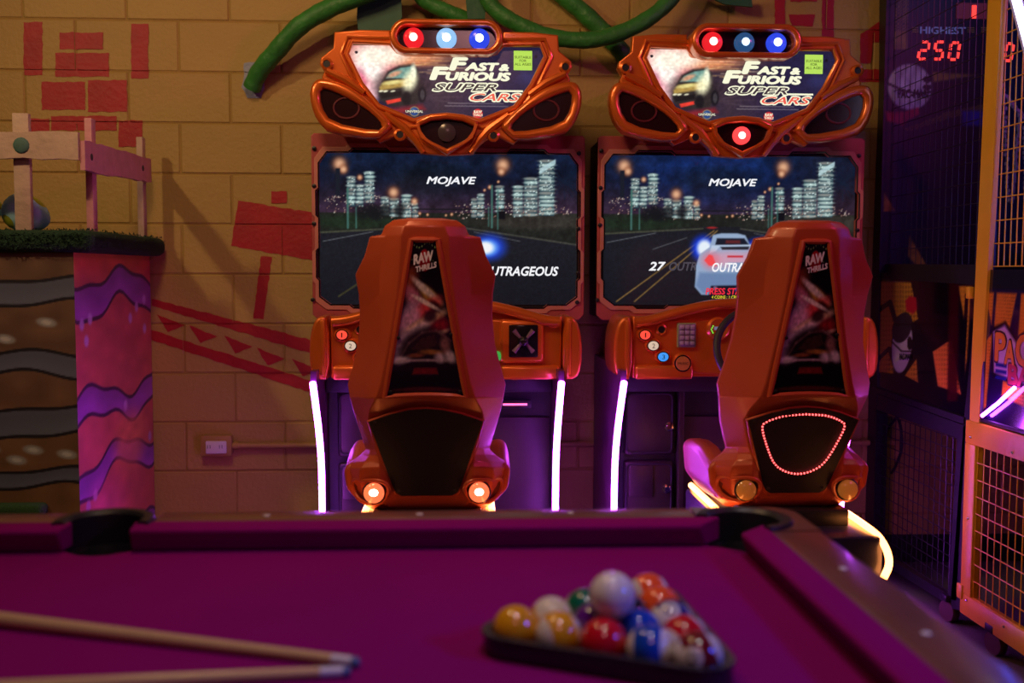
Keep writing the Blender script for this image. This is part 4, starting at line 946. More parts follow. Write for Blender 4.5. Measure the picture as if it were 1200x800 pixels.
# frame of the black half
sp([(1031, -90), (1043, -90), (1036, 100), (1031, 314), (1023, 640), (1012, 640), (1022, 314), (1030, 100)], .05).build('back_post', steel, cg)
sp([(1159, -90), (1166, -90), (1152, 314), (1138, 490), (1126, 716), (1113, 712), (1129, 490), (1147, 314)], .04, .002).build('front_post', steel, cg)
sp([(1027, 309), (1148, 310), (1146, 334), (1027, 326)], .03, .004).build('middle_rail', steel, cg)
sp([(1022, 452), (1131, 489), (1130, 497), (1021, 458)], .03, -.004).build('lower_rail', steel, cg)
sp([(1021, 459), (1131, 499), (1121, 513), (1024, 479)], .02, .002).build('door_top_rail', steel, cg)
sp([(1121, 512), (1131, 498), (1120, 704), (1110, 700)], .02, .002).build('door_stile', steel, cg)
sp([(1016, 640), (1116, 700), (1116, 712), (1016, 650)], .03, .004).build('bottom_rail', steel, cg)
# printed side panel
A = Art(130, 150, 1022, 322, 1150, 492, (14, 10, 20))
def tri(A, pts, c=(214, 158, 40), dots=True):
    m_ = np.clip(A.mask(pts)/1.2*.5+.5, 0, 1); A.put(m_, c)
    if dots:
        d = (np.sin((A.X+A.Y)*2.2)*np.sin((A.X-A.Y)*2.2) > .1)*m_*np.clip((A.X-min(p[0] for p in pts))/(max(p[0] for p in pts)-min(p[0] for p in pts)+1), .25, .8); A.put(d*.55, (70, 45, 20))
tri(A, [(1032, 329), (1073, 331), (1079, 372), (1060, 384), (1048, 400), (1050, 430), (1030, 436)]); tri(A, [(1123, 335), (1138, 335), (1133, 420), (1128, 450), (1131, 380)])
tri(A, [(1093, 412), (1114, 398), (1126, 462), (1099, 452)], (226, 130, 50)); tri(A, [(1060, 440), (1074, 420), (1076, 448)]); tri(A, [(1031, 425), (1044, 415), (1047, 438), (1031, 436)])
A.pline([(1026, 366), (1043, 354), (1056, 398)], 5, (14, 10, 20)); A.pline([(1030, 420), (1042, 408), (1052, 440)], 4, (14, 10, 20)); A.line((1133, 345), (1128, 450), 4, (14, 10, 20)); A.line((1070, 330), (1088, 420), 5, (14, 10, 20))
A.poly([(1112, 325), (1124, 325), (1122, 470), (1110, 470)], (60, 10, 20), .9, 2)
A.ell(1058, 402, 13, 36, (14, 10, 18), 1, .06, .1); A.ell(1057, 404, 11.5, 33, (200, 190, 196), 1, .06, .1); A.ell(1057, 384, 11, 18, (46, 40, 46), 1, .08, .3); A.pline([(1045, 400), (1056, 411), (1068, 412)], 1.6, (14, 10, 20)); A.ell(1066, 402, 3, 8, (18, 14, 20))
A.poly([(1061, 352), (1066, 347), (1074, 348), (1075, 362), (1070, 368), (1062, 364)], (196, 30, 44), 1, 1.5)
# map print coords -> side face
yy0, zz0 = S2(1022, 314); 
def sidemap(A):
    def place(U, V):
        Y = np.zeros_like(U); Z = np.zeros_like(U)
        for i in range(U.shape[0]):
            for j in (0, U.shape[1]-1): pass
        px = A.x0+(A.x1-A.x0)*U; py = A.y0+(A.y1-A.y0)*V
        R_ = np.array(CROT); d = np.stack([(px-600)/FPX, (400-py)/FPX, -np.ones_like(px)], -1) @ R_.T
        k = (XC+.006)/d[..., 0]; return (XC+.006+0*U, d[..., 1]*k, CAM_H+d[..., 2]*k)
    return place
gloss_print = print_mat('gloss_side_print', 0, .12, .6)
o = A.mesh('side_print', gloss_print, cg, sidemap(A), keep=lambda X, Y: A.mask([(1026, 322), (1149, 330), (1131, 488), (1021, 450)]) > 0)
def text_side(name, s, x0, y0, x1, y1, m, par, x=0., **kw):
    a = Px(x0, y1, XC+x); b = Px(x1, y1, XC+x); c = Px(x0, y0, XC+x)
    return text(name, s, (XC+x, a.y, a.z), (0, b.y-a.y, b.z-a.z), (0, c.y-a.y, c.z-a.z), m, par, **kw)
text_side('lettering', 'PAC-MAN', 1054, 414, 1068, 422, black, o, .004, bold=.03)
def wires(Yr, Zr, ny, nz, r, x, name, m):
    mb = MB(); (y0, y1), (z0, z1) = Yr, Zr
    for i in range(ny+1): yv = y0+(y1-y0)*i/ny; mb.tube([(XC+x, yv, z0), (XC+x, yv, z1)], r, 5, False)
    for i in range(nz+1): zv = z0+(z1-z0)*i/nz; mb.tube([(XC+x-r, y0, zv), (XC+x-r, y1, zv)], r, 5, False)
    o = mb.build(name, m, cg); o['kind'] = 'stuff'; return o
yf_ = S2(1147, 314)[0]; yb_ = S2(1030, 314)[0]
wires((S2(1158, 60)[0]+.03, yb_-.02), (S2(1100, 312)[1], ZT), 17, 21, .0016, .02, 'upper_wire_mesh', steel)
yd0, yd1 = S2(1117, 620)[0], S2(1024, 560)[0]
wires((yd0, yd1), (S2(1112, 702)[1]+.02, S2(1122, 512)[1]-.01), 16, 13, .0017, .012, 'lower_wire_mesh', steel)
# yellow half: post, lower door, cage
sp([(1164, -90), (1180, -90), (1165, 220), (1158, 340), (1149, 480), (1149, 500), (1138, 500), (1141, 410), (1150, 220)], .018, -.006).build('yellow_post', yel, cg)
MB().rbox((XC-.018, S2(1143, 336)[0]+.005, S2(1143, 350)[1]), (XC+.0, S2(1143, 336)[0]+.03, S2(1143, 336)[1]), .003).build('hinge', yel, cg)
zt_ = S2(1141, 493)[1]; zr_ = S2(1147, 522)[1]; zb_ = S2(1139, 699)[1]; z0_ = S2(1127, 716)[1]
y1_ = S2(1132, 600)[0]; ys_ = S2(1144, 600)[0]
d = MB().rbox((XC-.012, YN, zr_), (XC+.02, y1_, zt_), .004).build('door_top_rail', yel, cg)
MB().rbox((XC-.012, ys_, zb_), (XC+.02, y1_, zr_), .004).build('door_stile', yel, cg)
MB().rbox((XC-.012, YN, z0_), (XC+.02, y1_, zb_), .004).build('door_bottom_rail', yel, cg)
MB().rbox((XC-.018, y1_-.02, z0_+.05), (XC-.008, y1_+.015, z0_+.10), .003).build('hinge', yel, cg)
for px, py in ((1191, 530), (1142, 512), (1139, 607), (1181, 734), (1137, 703)):
    yy, z = S2(px, py); MB().sphere((XC-.013, yy, z), .005, 8).build('rivet', chrome, cg)
wires((YN, ys_), (zb_, zr_), 21, 9, .0022, 0, 'door_wire_mesh', yel)
wires((YN, S2(1160, 200)[0]), (S2(1160, 312)[1], ZT), 24, 20, .0022, .02, 'cage_wire_mesh', yel)
# big lettered panel
yA, yB_ = S2(1152, 400)[0], YN; zA, zB = S2(1157, 316)[1], S2(1150, 490)[1]
A = Art(220, 130, 0, 0, 200, 120, (34, 16, 60))
A.poly(rect(0, 0, 200, 15), (26, 22, 36))
for pts in ([(3, 18), (12, 18), (10, 44), (4, 30)], [(16, 18), (44, 18), (36, 46), (14, 46)], [(4, 56), (12, 50), (6, 110), (2, 112)], [(30, 80), (62, 70), (66, 104), (28, 98)], [(50, 18), (80, 18), (70, 46), (48, 50)], [(70, 84), (110, 76), (114, 108), (72, 106)], [(90, 18), (130, 18), (120, 40), (92, 42)]): tri(A, pts, (226, 136, 44))
A.poly([(11, 46), (30, 40), (46, 52), (60, 44), (90, 40), (170, 40), (176, 84), (120, 92), (46, 88), (14, 84)], (20, 10, 30), 1, 1.5); A.poly([(13, 49), (29, 43), (45, 55), (60, 47), (90, 43), (168, 43), (173, 82), (120, 89), (46, 85), (16, 81)], (206, 160, 200), 1, 1.5)
for i in range(3): A.poly(rect(18, 73+i*5, 34, 76+i*5), (34, 40, 130), 1, .8)
pn = A.mesh('lettered_panel', gloss_print, cg, lambda U, V: (XC+.004+0*U, yA+(yB_-yA)*U, zA+(zB-zA)*V))
def pt_(s, ua, va, ub, vb, m, lv=0, **kw):
    Y = lambda u: yA+(yB_-yA)*u/200
    Zv = lambda v: zA+(zB-zA)*v/120
    text('lettering', s, (XC+.003-.0008*lv, Y(ua), Zv(vb)), (0, Y(ub)-Y(ua), 0), (0, 0, Zv(va)-Zv(vb)), m, pn, **kw)
og = mat('letter_orange', (.75, .22, .03), .3); rd_ = mat('letter_red', (.45, .03, .05), .3); ink2 = mat('letter_outline', (.05, .005, .02), .4)
for s, a, b, c, d_ in (('P', 17, 49, 32, 72), ('A', 31, 54, 45, 73), ('C', 46, 48, 66, 73)):
    pt_(s, a, b, c, d_, ink2, 0, bold=.05, pad=.006); pt_(s, a, b, c, d_, og, 1, bold=.04)
pt_('BA', 37, 72, 68, 88, ink2, 0, bold=.05, pad=.005); pt_('BA', 37, 72, 68, 88, rd_, 1, bold=.04)
MB().rbox((XC-.004, YN, zB-.012), (XC+.02, yA, zB), .003).build('panel_trim', steel, cg); MB().rbox((XC-.004, yA-.008, zB), (XC+.02, yA, zA+.01), .003).build('panel_trim', steel, cg)
MB().tube([Px(1151, 487, XC-.012), Px(1170, 472, XC-.012), Px(1189, 454, XC-.012)], .006, 10).build('panel_glow_streak', led_purple, cg)  # purple streak on the panel, put in as a glowing tube
# white light tube in its channel
a, b = Px(1183, -30, XC-.02), Px(1217, 95, XC-.02)
wt_ = glow('white_violet_tube', (215, 205, 255), 5.0)
MB().tube([a, b], .013, 12).build('light_tube', wt_, cg)
dv = (b-a).normalized(); nrm = Vector((0, dv.z, -dv.y)); nrm = nrm if nrm.y > 0 else -nrm
MB().prism([a+nrm*.012, a+nrm*.034, b+nrm*.034, b+nrm*.012], (.03, 0, 0)).build('tube_channel', mat('grey_channel', (.45, .42, .5), .4), cg)
# back board with score display, seen through the cage
YB2 = 4.12
A = Art(150, 220, 1040, -40, 1215, 320, (8, 9, 26))
A.poly(rect(1050, -40, 1064, 56), (150, 120, 40), .8); 
chk = (np.sin(A.X*1.6)*np.sin(A.Y*1.6) > 0)
A.put(((A.X > 1050) & (A.X < 1064) & (A.Y < 34) & chk)*.85, (20, 16, 20))
A.ell(1068, 100, 24, 27, (150, 145, 170), 1, .06, -.2); A.pline([(1042, 95), (1060, 104), (1078, 108), (1092, 105)], 2.5, (10, 10, 20)); A.ell(1087, 91, 5, 4, (12, 10, 24)); A.ell(1087, 100, 5, 3.5, (12, 10, 24))
A.poly([(1092, 82), (1142, 85), (1094, 94)], (130, 105, 40), .9, 1.5)
A.poly([(1042, 129), (1062, 129), (1078, 124), (1080, 132), (1066, 140), (1062, 146), (1044, 140)], (150, 18, 40), 1, 1.5)
bandm = A.mask([(1062, 150), (1112, 128), (1155, 118), (1155, 126), (1112, 136), (1070, 152)]) > 0
A.put(bandm*.8, (120, 98, 40)); A.put((bandm & chk)*.7, (16, 14, 20)); A.poly(rect(1126, 127, 1156, 145), (34, 40, 150), 1, 2)
A.poly([(1043, 224), (1043, 247), (1056, 246)], (170, 130, 30)); A.poly([(1072, 275), (1071, 300), (1080, 311), (1092, 311)], (150, 112, 30)); A.ell(1100, 200, 50, 60, (20, 16, 34), .6, .7)
A.poly([(1160, -10), (1215, -10), (1215, 300), (1165, 300)], (12, 22, 80), .8, 12); A.noise(.2, 4)
p0, p1 = Py(1040, -40, YB2), Py(1215, 320, YB2)
bb = A.mesh('score_board', print_mat('board_print', 0, .4), cg, lambda U, V: (p0.x+(p1.x-p0.x)*U, YB2+0*U, p0.z+(p1.z-p0.z)*V))
MB().box((XC+.06, YB2+.004, 0.9), (XC+1.2, YBK, ZT)).build('board_backing', black, cg)
seg_on = glow('red_digit', (255, 60, 50), 1.6)
SEG = {'0': 'abcdef', '1': 'bc', '2': 'abged', '5': 'afgcd'}
def digit(ch, x0, y0, x1, y1, parent):
    w_, h_ = x1-x0, y1-y0; sh = .16*h_; tk = 3.0; mb = MB()
    P_ = {'a': ((0, 0), (1, 0)), 'b': ((1, 0), (1, .5)), 'c': ((1, .5), (1, 1)), 'd': ((0, 1), (1, 1)), 'e': ((0, .5), (0, 1)), 'f': ((0, 0), (0, .5)), 'g': ((0, .5), (1, .5))}
    for s in SEG[ch]:
        (ax, ay), (bx, by) = P_[s]; a_ = Vector((x0+ax*w_+sh*(1-ay), y0+ay*h_)); b_ = Vector((x0+bx*w_+sh*(1-by), y0+by*h_)); dv = (b_-a_).normalized(); a_ += dv*1.4; b_ -= dv*1.4; nv = Vector((-dv.y, dv.x))*tk/2
        mb.prism([Py(q.x, q.y, YB2-.006) for q in (a_-nv, b_-nv, b_+nv, a_+nv)], (0, .003, 0))
    mb.build('digit', seg_on, parent)
digit('2', 1076, 49, 1086, 69, bb); digit('5', 1094, 49, 1104, 69, bb); digit('0', 1112, 50, 1122, 69.5, bb); digit('0', 1177, 51, 1185, 71, bb)
q0, q1 = Py(1120, 22, YB2), Py(1157, 4, YB2); MB().box((q0.x, YB2-.004, q0.z), (q1.x, YB2-.001, q1.z)).build('display_window', glow('dim_red_window', (60, 4, 14), 1), bb)
text_y('digit', '1', 1138.5, 6, 1144.5, 21.5, YB2-.007, seg_on, bb, bold=.02)
text_y('lettering', 'HIGHEST', 1078, 31, 1132, 39.5, YB2-.003, mat('dull_blue_lettering', (.10, .12, .28), .4, emit=L(70, 74, 120), estr=.6), bb, bold=.03)
for x0, x1 in ((1069, 1076), (1134, 1142), (1150, 1157)):
    for i in range(3):
        a_, b_ = Py(x0, 32+i*2.4, YB2-.003), Py(x1, 33+i*2.4, YB2-.003); MB().box((a_.x, YB2-.003, b_.z), (b_.x, YB2-.001, a_.z)).build('lettering_dash', mat('gold_dash', (.3, .22, .06), .4), bb)
text_y('lettering', 'PAC-MAN', 1052, 104, 1088, 115, YB2-.003, black, bb, bold=.03)
# interior, floor of the cage and hanging chains
MB().box((XC+.06, 2.5, S2(1129, 490)[1]-.03), (XC+1.2, YB2, S2(1129, 490)[1])).build('playfield', mat('dark_blue_deck', (.02, .03, .10), .4), cg)
MB().box((XC+.06, YN, ZT), (XC+1.2, YBK, ZT+.04)).build('roof', steel, cg)
MB().box((XC+1.16, YN, 0.1), (XC+1.2, YBK, ZT)).build('far_side', steel, cg)
chm = mat('steel_chain', (.25, .28, .45), .3, .8, var=.5, scale=60)
for (pa, pb) in (((1176, 100), (1182, 240)), ((1178, 112), (1206, 145)), ((1195, 135), (1186, 240)), ((1200, 150), (1204, 300))):
    a, b = Py(pa[0], pa[1], 3.7), Py(pb[0], pb[1], 3.7); mb = MB(); n = 26
    for i in range(n): mb.sphere(a.lerp(b, i/n)+Vector((random.uniform(-.004, .004), 0, 0)), .008, 6, (1, 1, 1.3))
    mb.build('chain', chm, cg)
lamp('cage_blue_tube_light', 'AREA', (XC+.5, 3.3, 2.6), (XC+.5, 3.8, 1.2), .9, (.15, .25, 1), .4)
MB().tube([(XC+.16, 3.02, 1.25), (XC+.16, 3.02, 2.6)], .016, 12).build('unseen_blue_tube', glow('blue_tube', (45, 80, 255), 12), cg)  # unseen tube added for the blue reflection on the table rail
# cable behind the lower mesh
MB().tube(catmull([Px(1052, 487, XC+.08), Px(1042, 500, XC+.08), Px(1040, 503, XC+.1), Px(1052, 490, XC+.08), Px(1057, 520, XC+.08), Px(1050, 545, XC+.1), Px(1036, 570, XC+.12), Px(1030, 620, XC+.12)], 6), .006, 8).build('cable', rubber, cg)
for px, py in ((1109, 728), (1166, 767), (1230, 815)):
    p = Pz(px, py, 0); x, y = XC+.01, p.y
    c = MB().lathe([(.038, -.014), (.040, -.010), (.040, .010), (.038, .014)], (x, y, .040), (1, .2, 0), 20).build('caster', mat('brown_caster', (.10, .05, .04), .4), cg)
    MB().rbox((x-.025, y-.02, .075), (x+.025, y+.03, .10), .004).build('caster_fork', steel, c)
    MB().tube([(x, y+.01, .09), (x, y+.01, z0_+.012)], .012, 10).build('caster_stem', chrome, c)

# ================================================================== POOL TABLE
ZC, ZR = .77, .812
XN = Pz(897, 655, ZC+.036).x; YNF = Pz(500, 621, ZC+.036).y; XNL = XN-2.14; YNN = YNF-1.07
cloth = mat('magenta_table_cloth', (.22, .0008, .125), .9, var=.12, scale=3, bump=.15, bscale=500, spec=.1)
cloth.node_tree.nodes['Principled BSDF'].inputs['Sheen Weight'].default_value = .0
railw = mat('brown_rail_laminate', (.15, .055, .04), .3, var=.3, scale=6, coat=.3)
pkm = mat('black_pocket_liner', (.012, .013, .016), .42, var=.2)
pt = thing('pool_table', 'pool table with magenta cloth and brown rails in the foreground', 'pool table', ((XN+XNL)/2, (YNF+YNN)/2, 0))
RW, CW = .125, .048                                    # rail reaches RW beyond the cushion nose
XO1, XO0, YO1, YO0 = XN+.138, XNL-.138, YNF+.125, YNN-.125
RP = .062
pockets = [(XN+.028, YNF+.028), (XNL-.028, YNF+.028), (XN+.028, YNN-.028), (XNL-.028, YNN-.028), ((XN+XNL)/2, YNF+.052), ((XN+XNL)/2, YNN-.052)]
def ring_with_bites(x0, y0, x1, y1, bites, r):
    """rectangle outline with round bites taken out of it"""
    out = []; cor = [(x0, y0), (x1, y0), (x1, y1), (x0, y1)]; n = 90
    for i in range(4):
        a, b = Vector((*cor[i], 0)), Vector((*cor[(i+1) % 4], 0))
        for k in range(n):
            p = a.lerp(b, k/n)
            for (cx, cy) in bites:
                d = Vector((p.x-cx, p.y-cy, 0))
                if d.length < r:
                    mid = Vector(((x0+x1)/2-cx, (y0+y1)/2-cy, 0))
                    # slide to the circle, on the table's side
                    if i in (0, 2): s_ = math.sqrt(max(0, r*r-d.x**2)); p = Vector((p.x, cy+(s_ if i == 0 else -s_), 0)); p.y = max(p.y, y0) if i == 0 else min(p.y, y1)
                    else: s_ = math.sqrt(max(0, r*r-d.y**2)); p = Vector((cx+(-s_ if i == 1 else s_), p.y, 0)); p.x = min(p.x, x1) if i == 1 else max(p.x, x0)
            out.append((p.x, p.y))
    return out
bed = ring_with_bites(XNL-.03, YNN-.03, XN+.03, YNF+.03, pockets, RP)
v, f = curve_plate([bed], .02, 0); link('bed_cloth', [Vector((p.x, p.y, ZC-.01+p.z)) for p in v], f, cloth, pt, flip=False)
# cushions: profile swept between mitred ends
prof = [(0, .036), (.004, .041), (CW+.004, .043), (CW+.004, .001), (.016, .001), (.003, .030)]
def cushion(p, q, inward, m0, m1):
    p, q, inw = Vector((*p, 0)), Vector((*q, 0)), Vector((*inward, 0)); ax = (q-p).normalized(); rings = []
    for e, mi in ((p, m0), (q, -m1)):
        rings.append([e-inw*d+ax*(-mi*d)+Vector((0, 0, ZC+h)) for d, h in prof])
    n = len(prof); vv = rings[0]+rings[1]
    ff = [(k, (k+1) % n, n+(k+1) % n, n+k) for k in range(n)]+[tuple(range(n)), tuple(range(2*n-1, n-1, -1))]
    o = link('cushion', vv, ff, cloth, pt, 50); md = o.modifiers.new('bevel', 'BEVEL'); md.width = .004; md.segments = 2; return o
xm = (XN+XNL)/2; g, sgap = .055, .058
for yy, iw in ((YNF, (0, -1)), (YNN, (0, 1))):
    cushion((XNL+g, yy), (xm-sgap, yy), iw, .9, .1); cushion((xm+sgap, yy), (XN-g, yy), iw, .1, .9)
for xx, iw in ((XN, (-1, 0)), (XNL, (1, 0))): cushion((xx, YNN+g), (xx, YNF-g), iw, .9, .9)
# wooden rails between the pocket castings
def rail(x0, y0, x1, y1): return MB().rbox((x0, y0, .70), (x1, y1, ZR), .008, 3).build('rail', railw, pt)
for ya, yb in ((YNF+CW, YO1), (YO0, YNN-CW)): rail(XNL+.045, ya, xm-.078, yb); rail(xm+.078, ya, XN-.045, yb)
for xa, xb in ((XN+CW, XO1), (XO0, XNL-CW)): rail(xa, YNN+.045, xb, YNF-.045)
# rounded corner pieces with a bite for the pocket
for sx, xn, xo in ((1, XN, XO1), (-1, XNL, XO0)):
    for sy, yn, yo in ((1, YNF, YO1), (-1, YNN, YO0)):
        c = Vector((xn+sx*.028, yn+sy*.028)); r = RP+.020; e = .045
        pts = [(xo, yn-sy*e)]+[(xo-sx*.05+sx*.05*math.cos(a), yo-sy*.05+sy*.05*math.sin(a)) for a in [math.pi/2*k/6 for k in range(7)]]+[(xn-sx*e, yo), (xn-sx*e, yn+sy*CW)]
        pts += [(c.x+sx*r*math.cos(a), c.y+sy*r*math.sin(a)) for a in [math.radians(160-230*k/16) for k in range(17)]]+[(xn+sx*CW, yn-sy*e)]
        v, f = curve_plate([pts], ZR-.70, 0); link('corner_block', [Vector((p.x, p.y, (ZR+.70)/2+p.z-.0005)) for p in v], f, railw, pt, flip=False)
# pockets: a collar standing behind the opening, a cup below it
for i, (cx, cy) in enumerate(pockets):
    inw = Vector(((XN+XNL)/2-cx if i < 4 else 0, (YNF+YNN)/2-cy)); 
    if i < 4: inw = Vector((1 if inw.x > 0 else -1, 1 if inw.y > 0 else -1))
    a0 = math.atan2(inw.y, inw.x); op = math.radians(62 if i < 4 else 75); n = 28
    ro, ri = RP+.022, RP-.002; zt = ZR+.006; rings = []
    for k in range(n+1):
        a = a0+op+(2*math.pi-2*op)*k/n; u = Vector((math.cos(a), math.sin(a), 0)); c = Vector((cx, cy, 0))
        rings.append([c+u*ri+Vector((0, 0, ZC-.10)), c+u*ri+Vector((0, 0, zt-.006)), c+u*(ri+.006)+Vector((0, 0, zt)), c+u*(ro-.004)+Vector((0, 0, zt)), c+u*ro+Vector((0, 0, zt-.006)), c+u*ro+Vector((0, 0, ZC-.10))])
    m = 6; vv = [p for r in rings for p in r]
    ff = [(k*m+j, k*m+(j+1) % m, (k+1)*m+(j+1) % m, (k+1)*m+j) for k in range(n) for j in range(m)]+[tuple(range(m)), tuple(range(n*m, n*m+m))]
    p_ = link('pocket', vv, ff, pkm, pt)
    MB().lathe([(RP-.004, -.10), (RP-.002, -.02), (RP-.001, -.012), (RP-.006, -.012), (RP-.010, -.03), (RP-.02, -.09), (.003, -.095)], (cx, cy, ZC), (0, 0, 1), 28).build('pocket_cup', pkm, p_)
dia = mat('pearl_sight', (.75, .72, .7), .3)
for k in range(1, 8):
    if k == 4: continue
    x = XNL+2.14*k/8
    for y in (YNF+.088, YNN-.088): MB().lathe([(.006, 0), (.006, .0012), (.002, .0014)], (x, y, ZR), (0, 0, 1), 12).build('sight', dia, pt)
for k in range(1, 4):
    for x in (XN+.092, XNL-.092): MB().lathe([(.006, 0), (.006, .0012), (.002, .0014)], (x, YNN+1.07*k/4, ZR), (0, 0, 1), 12).build('sight', dia, pt)
bodym = mat('black_table_laminate', (.02, .018, .02), .4)
MB().rbox((XO0+.06, YO0+.06, .45), (XO1-.06, YO1-.06, .70), .01).build('apron', bodym, pt)
MB().box((XO0+.04, YO0+.04, .70), (XO1-.04, YO1-.04, ZC-.105)) .build('slate_frame', bodym, pt)
for x in (XO0+.3, XO1-.3):
    for y in (YO0+.22, YO1-.22): MB().rbox((x-.08, y-.08, 0), (x+.08, y+.08, .46), .012).build('leg', bodym, pt)

# balls, rack
BR = .0286
b1, b5 = Pz(604, 736, ZC+BR), Pz(815, 768, ZC+BR); e1 = (b5-b1).normalized()*(2*BR+.0001); e1.z = 0
ang = math.radians(60); e2 = Vector((e1.x*math.cos(ang)-e1.y*math.sin(ang), e1.x*math.sin(ang)+e1.y*math.cos(ang), 0))
def ball_mat(name, col, stripe, axis, face):
    m = bpy.data.materials.new(name); m.use_nodes = True; nt = m.node_tree; b = nt.nodes['Principled BSDF']; b.inputs['Roughness'].default_value = .08; b.inputs['Coat Weight'].default_value = .4
    tc = nt.nodes.new('ShaderNodeTexCoord'); wh = (.72, .68, .62, 1)
    def dotn(vec):
        n = nt.nodes.new('ShaderNodeVectorMath'); n.operation = 'DOT_PRODUCT'; nt.links.new(tc.outputs['Object'], n.inputs[0]); n.inputs[1].default_value = Vector(vec).normalized()/BR; return n.outputs['Value']
    def cmp(op, s, th):
        n = nt.nodes.new('ShaderNodeMath'); n.operation = op; nt.links.new(s, n.inputs[0]); n.inputs[1].default_value = th; return n.outputs[0]
    def mix(fac, a, bcol):
        n = nt.nodes.new('ShaderNodeMix'); n.data_type = 'RGBA'; nt.links.new(fac, n.inputs[0])
        if isinstance(a, tuple): n.inputs[6].default_value = a
        else: nt.links.new(a, n.inputs[6])
        n.inputs[7].default_value = bcol; return n.outputs[2]
    c4 = (*col, 1); out = None
    if stripe:
        ab = nt.nodes.new('ShaderNodeMath'); ab.operation = 'ABSOLUTE'; nt.links.new(dotn(axis), ab.inputs[0]); out = mix(cmp('LESS_THAN', ab.outputs[0], .55), wh, c4)
    else:
        rgb = nt.nodes.new('ShaderNodeRGB'); rgb.outputs[0].default_value = c4; out = rgb.outputs[0]
    if face:
        fd = dotn(face); out = mix(cmp('GREATER_THAN', fd, .90), out, wh); 
        lt = cmp('GREATER_THAN', fd, .965); out = mix(lt, out, (.03, .03, .03, 1)); out = mix(cmp('GREATER_THAN', fd, .985), out, wh)
    nt.links.new(out, b.inputs['Base Color']); return m
ball_me = MB().sphere((0, 0, 0), BR, 32)
def ball(pos, label, col=None, stripe=False, axis=(0, 0, 1), face=None):
    o = link('pool_ball', ball_me.v, ball_me.f, ball_mat('ball_'+label.split(' ')[0], col, stripe, axis, face) if col else mat('cue_ball_white', (.72, .68, .62), .1, var=.03, coat=.4)); o.location = pos
    return tag(o, label, 'ball', 'racked pool balls')
Yel, Blu, Red, Pur, Orn, Grn, Mar, Blk = (.72, .34, .01), (.01, .06, .42), (.55, .008, .02), (.10, .01, .22), (.85, .10, .02), (.005, .13, .07), (.16, .008, .015), (.01, .01, .012)
spec = {(0, 0): ('yellow solid ball in the left corner of the rack', Yel, False, (0, 0, 1), None), (1, 0): ('yellow striped ball second from the left along the near side', Yel, True, (1, .3, .1), None),
        (2, 0): ('red solid ball in the middle of the near side', Red, False, (0, 0, 1), None), (3, 0): ('blue striped ball on the near side beside the maroon one', Blu, True, (1, -.35, .1), None),
        (4, 0): ('maroon striped ball with a number disc in the right corner', Mar, True, (1, .1, .35), (-.45, -.85, .25)), (0, 1): ('mostly white striped ball behind the yellow one', Yel, True, (.15, -.6, 1), None),
        (1, 1): ('purple ball mostly hidden under the white cue ball', Pur, False, (0, 0, 1), None), (2, 1): ('blue solid ball just right of the white cue ball', Blu, False, (0, 0, 1), None), (3, 1): ('red and white striped ball behind the maroon one', Red, True, (1, .6, .5), None),
        (0, 2): ('green striped ball left of the white cue ball', Grn, True, (1, -.5, .2), (.1, -.95, -.2)), (1, 2): ('black ball hidden behind the white cue ball', Blk, False, (0, 0, 1), None), (2, 2): ('dark blue striped ball right behind the blue one', (.01, .02, .16), True, (1, .45, .15), (-.2, -.6, .8)),
        (0, 3): ('maroon solid ball hidden behind the cue ball near the far corner', Mar, False, (0, 0, 1), None), (1, 3): ('orange solid ball on the right side of the rack', Orn, False, (0, 0, 1), None), (0, 4): ('orange striped ball in the far corner of the rack', Orn, True, (1, .2, .1), None)}
for (i, j), a in spec.items(): ball(b1+e1*i+e2*j, *a)
cb = b1+e1*(5/3)+e2*(2/3); cb.z = ZC+BR+math.sqrt((2*BR)**2-((2*BR+.0001)/math.sqrt(3))**2)+.0003
ball(cb, 'white cue ball resting on top of the racked balls')
cor = [b1, b1+e1*4, b1+e2*4]; cen = (cor[0]+cor[1]+cor[2])/3
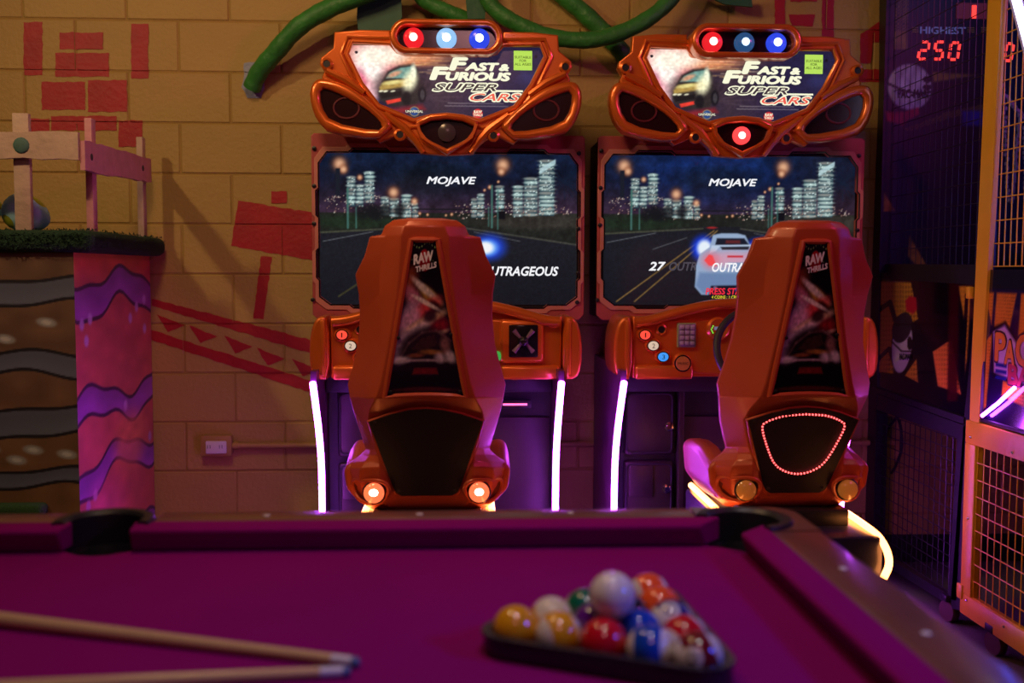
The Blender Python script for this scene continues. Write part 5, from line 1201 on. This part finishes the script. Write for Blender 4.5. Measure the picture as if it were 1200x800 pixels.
def tri_ring(off):
    out = []
    for i in range(3):
        p = cor[i]; a = (p-cen).normalized(); base = math.atan2(a.y, a.x)
        for k in range(9):
            an = base+math.radians(-60+120*k/8); out.append((p.x+off*math.cos(an), p.y+off*math.sin(an)))
    return out
v, f = curve_plate([tri_ring(BR+.011), tri_ring(BR+.002)], .022, .0015, 1)
rk = thing('ball_rack', 'black plastic triangle rack around the pool balls', 'ball rack', (cen.x, cen.y, ZC))
rp_ = mat('black_rack_plastic', (.02, .02, .026), .25, var=.2)
link('triangle', [Vector((p.x, p.y, ZC+.0128+p.z)) for p in v], f, rp_, rk, flip=False)
v, f = curve_plate([tri_ring(BR+.014), tri_ring(BR+.003)], .002, .0015, 1)
link('rim', [Vector((p.x, p.y, ZC+.0265+p.z)) for p in v], f, rp_, rk, flip=False)
# cues
maple = mat('maple_shaft', (.58, .39, .18), .3, var=.2, scale=5, coat=.4)
def cue(tip_px, far_px, label):
    a = Pz(*tip_px, ZC+.0068); b = Pz(*far_px, ZC+.0085); d = (b-a); d.z = 0; d.normalize()
    at = lambda s, r: Vector((a.x, a.y, ZC+r+.0006))+d*s
    t = thing('pool_cue', label, 'cue', (a.x, a.y, ZC), 'cues on the cloth')
    R_ = lambda s: .0064+(.0145-.0064)*min(1, max(0, s)/1.25)
    MB().tube([at(s, R_(s)) for s in (.034, .2, .45, .72)], [R_(s) for s in (.034, .2, .45, .72)], 18).build('shaft', maple, t)
    MB().tube([at(s, R_(s)) for s in (.72, .73, 1.0, 1.44, 1.45)], [R_(.72)*1.01, R_(.73)*1.04, R_(1.0), R_(1.44), R_(1.44)*.8], 18).build('butt', mat('dark_cue_butt', (.06, .02, .015), .25, coat=.4), t)
    MB().tube([at(s, R_(s)) for s in (.008, .034)], [.0063, .0065], 18).build('ferrule', mat('white_ferrule', (.62, .62, .66), .3), t)
    MB().tube([at(s, .0063) for s in (-.001, .002, .008)], [.004, .006, .0063], 18).build('tip', mat('blue_chalked_tip', (.10, .15, .28), .8), t)
cue((420, 776), (0, 727), 'maple pool cue whose tip lies farther from the camera')
cue((410, 786), (130, 800), 'maple pool cue lying nearest, cut off by the bottom edge')
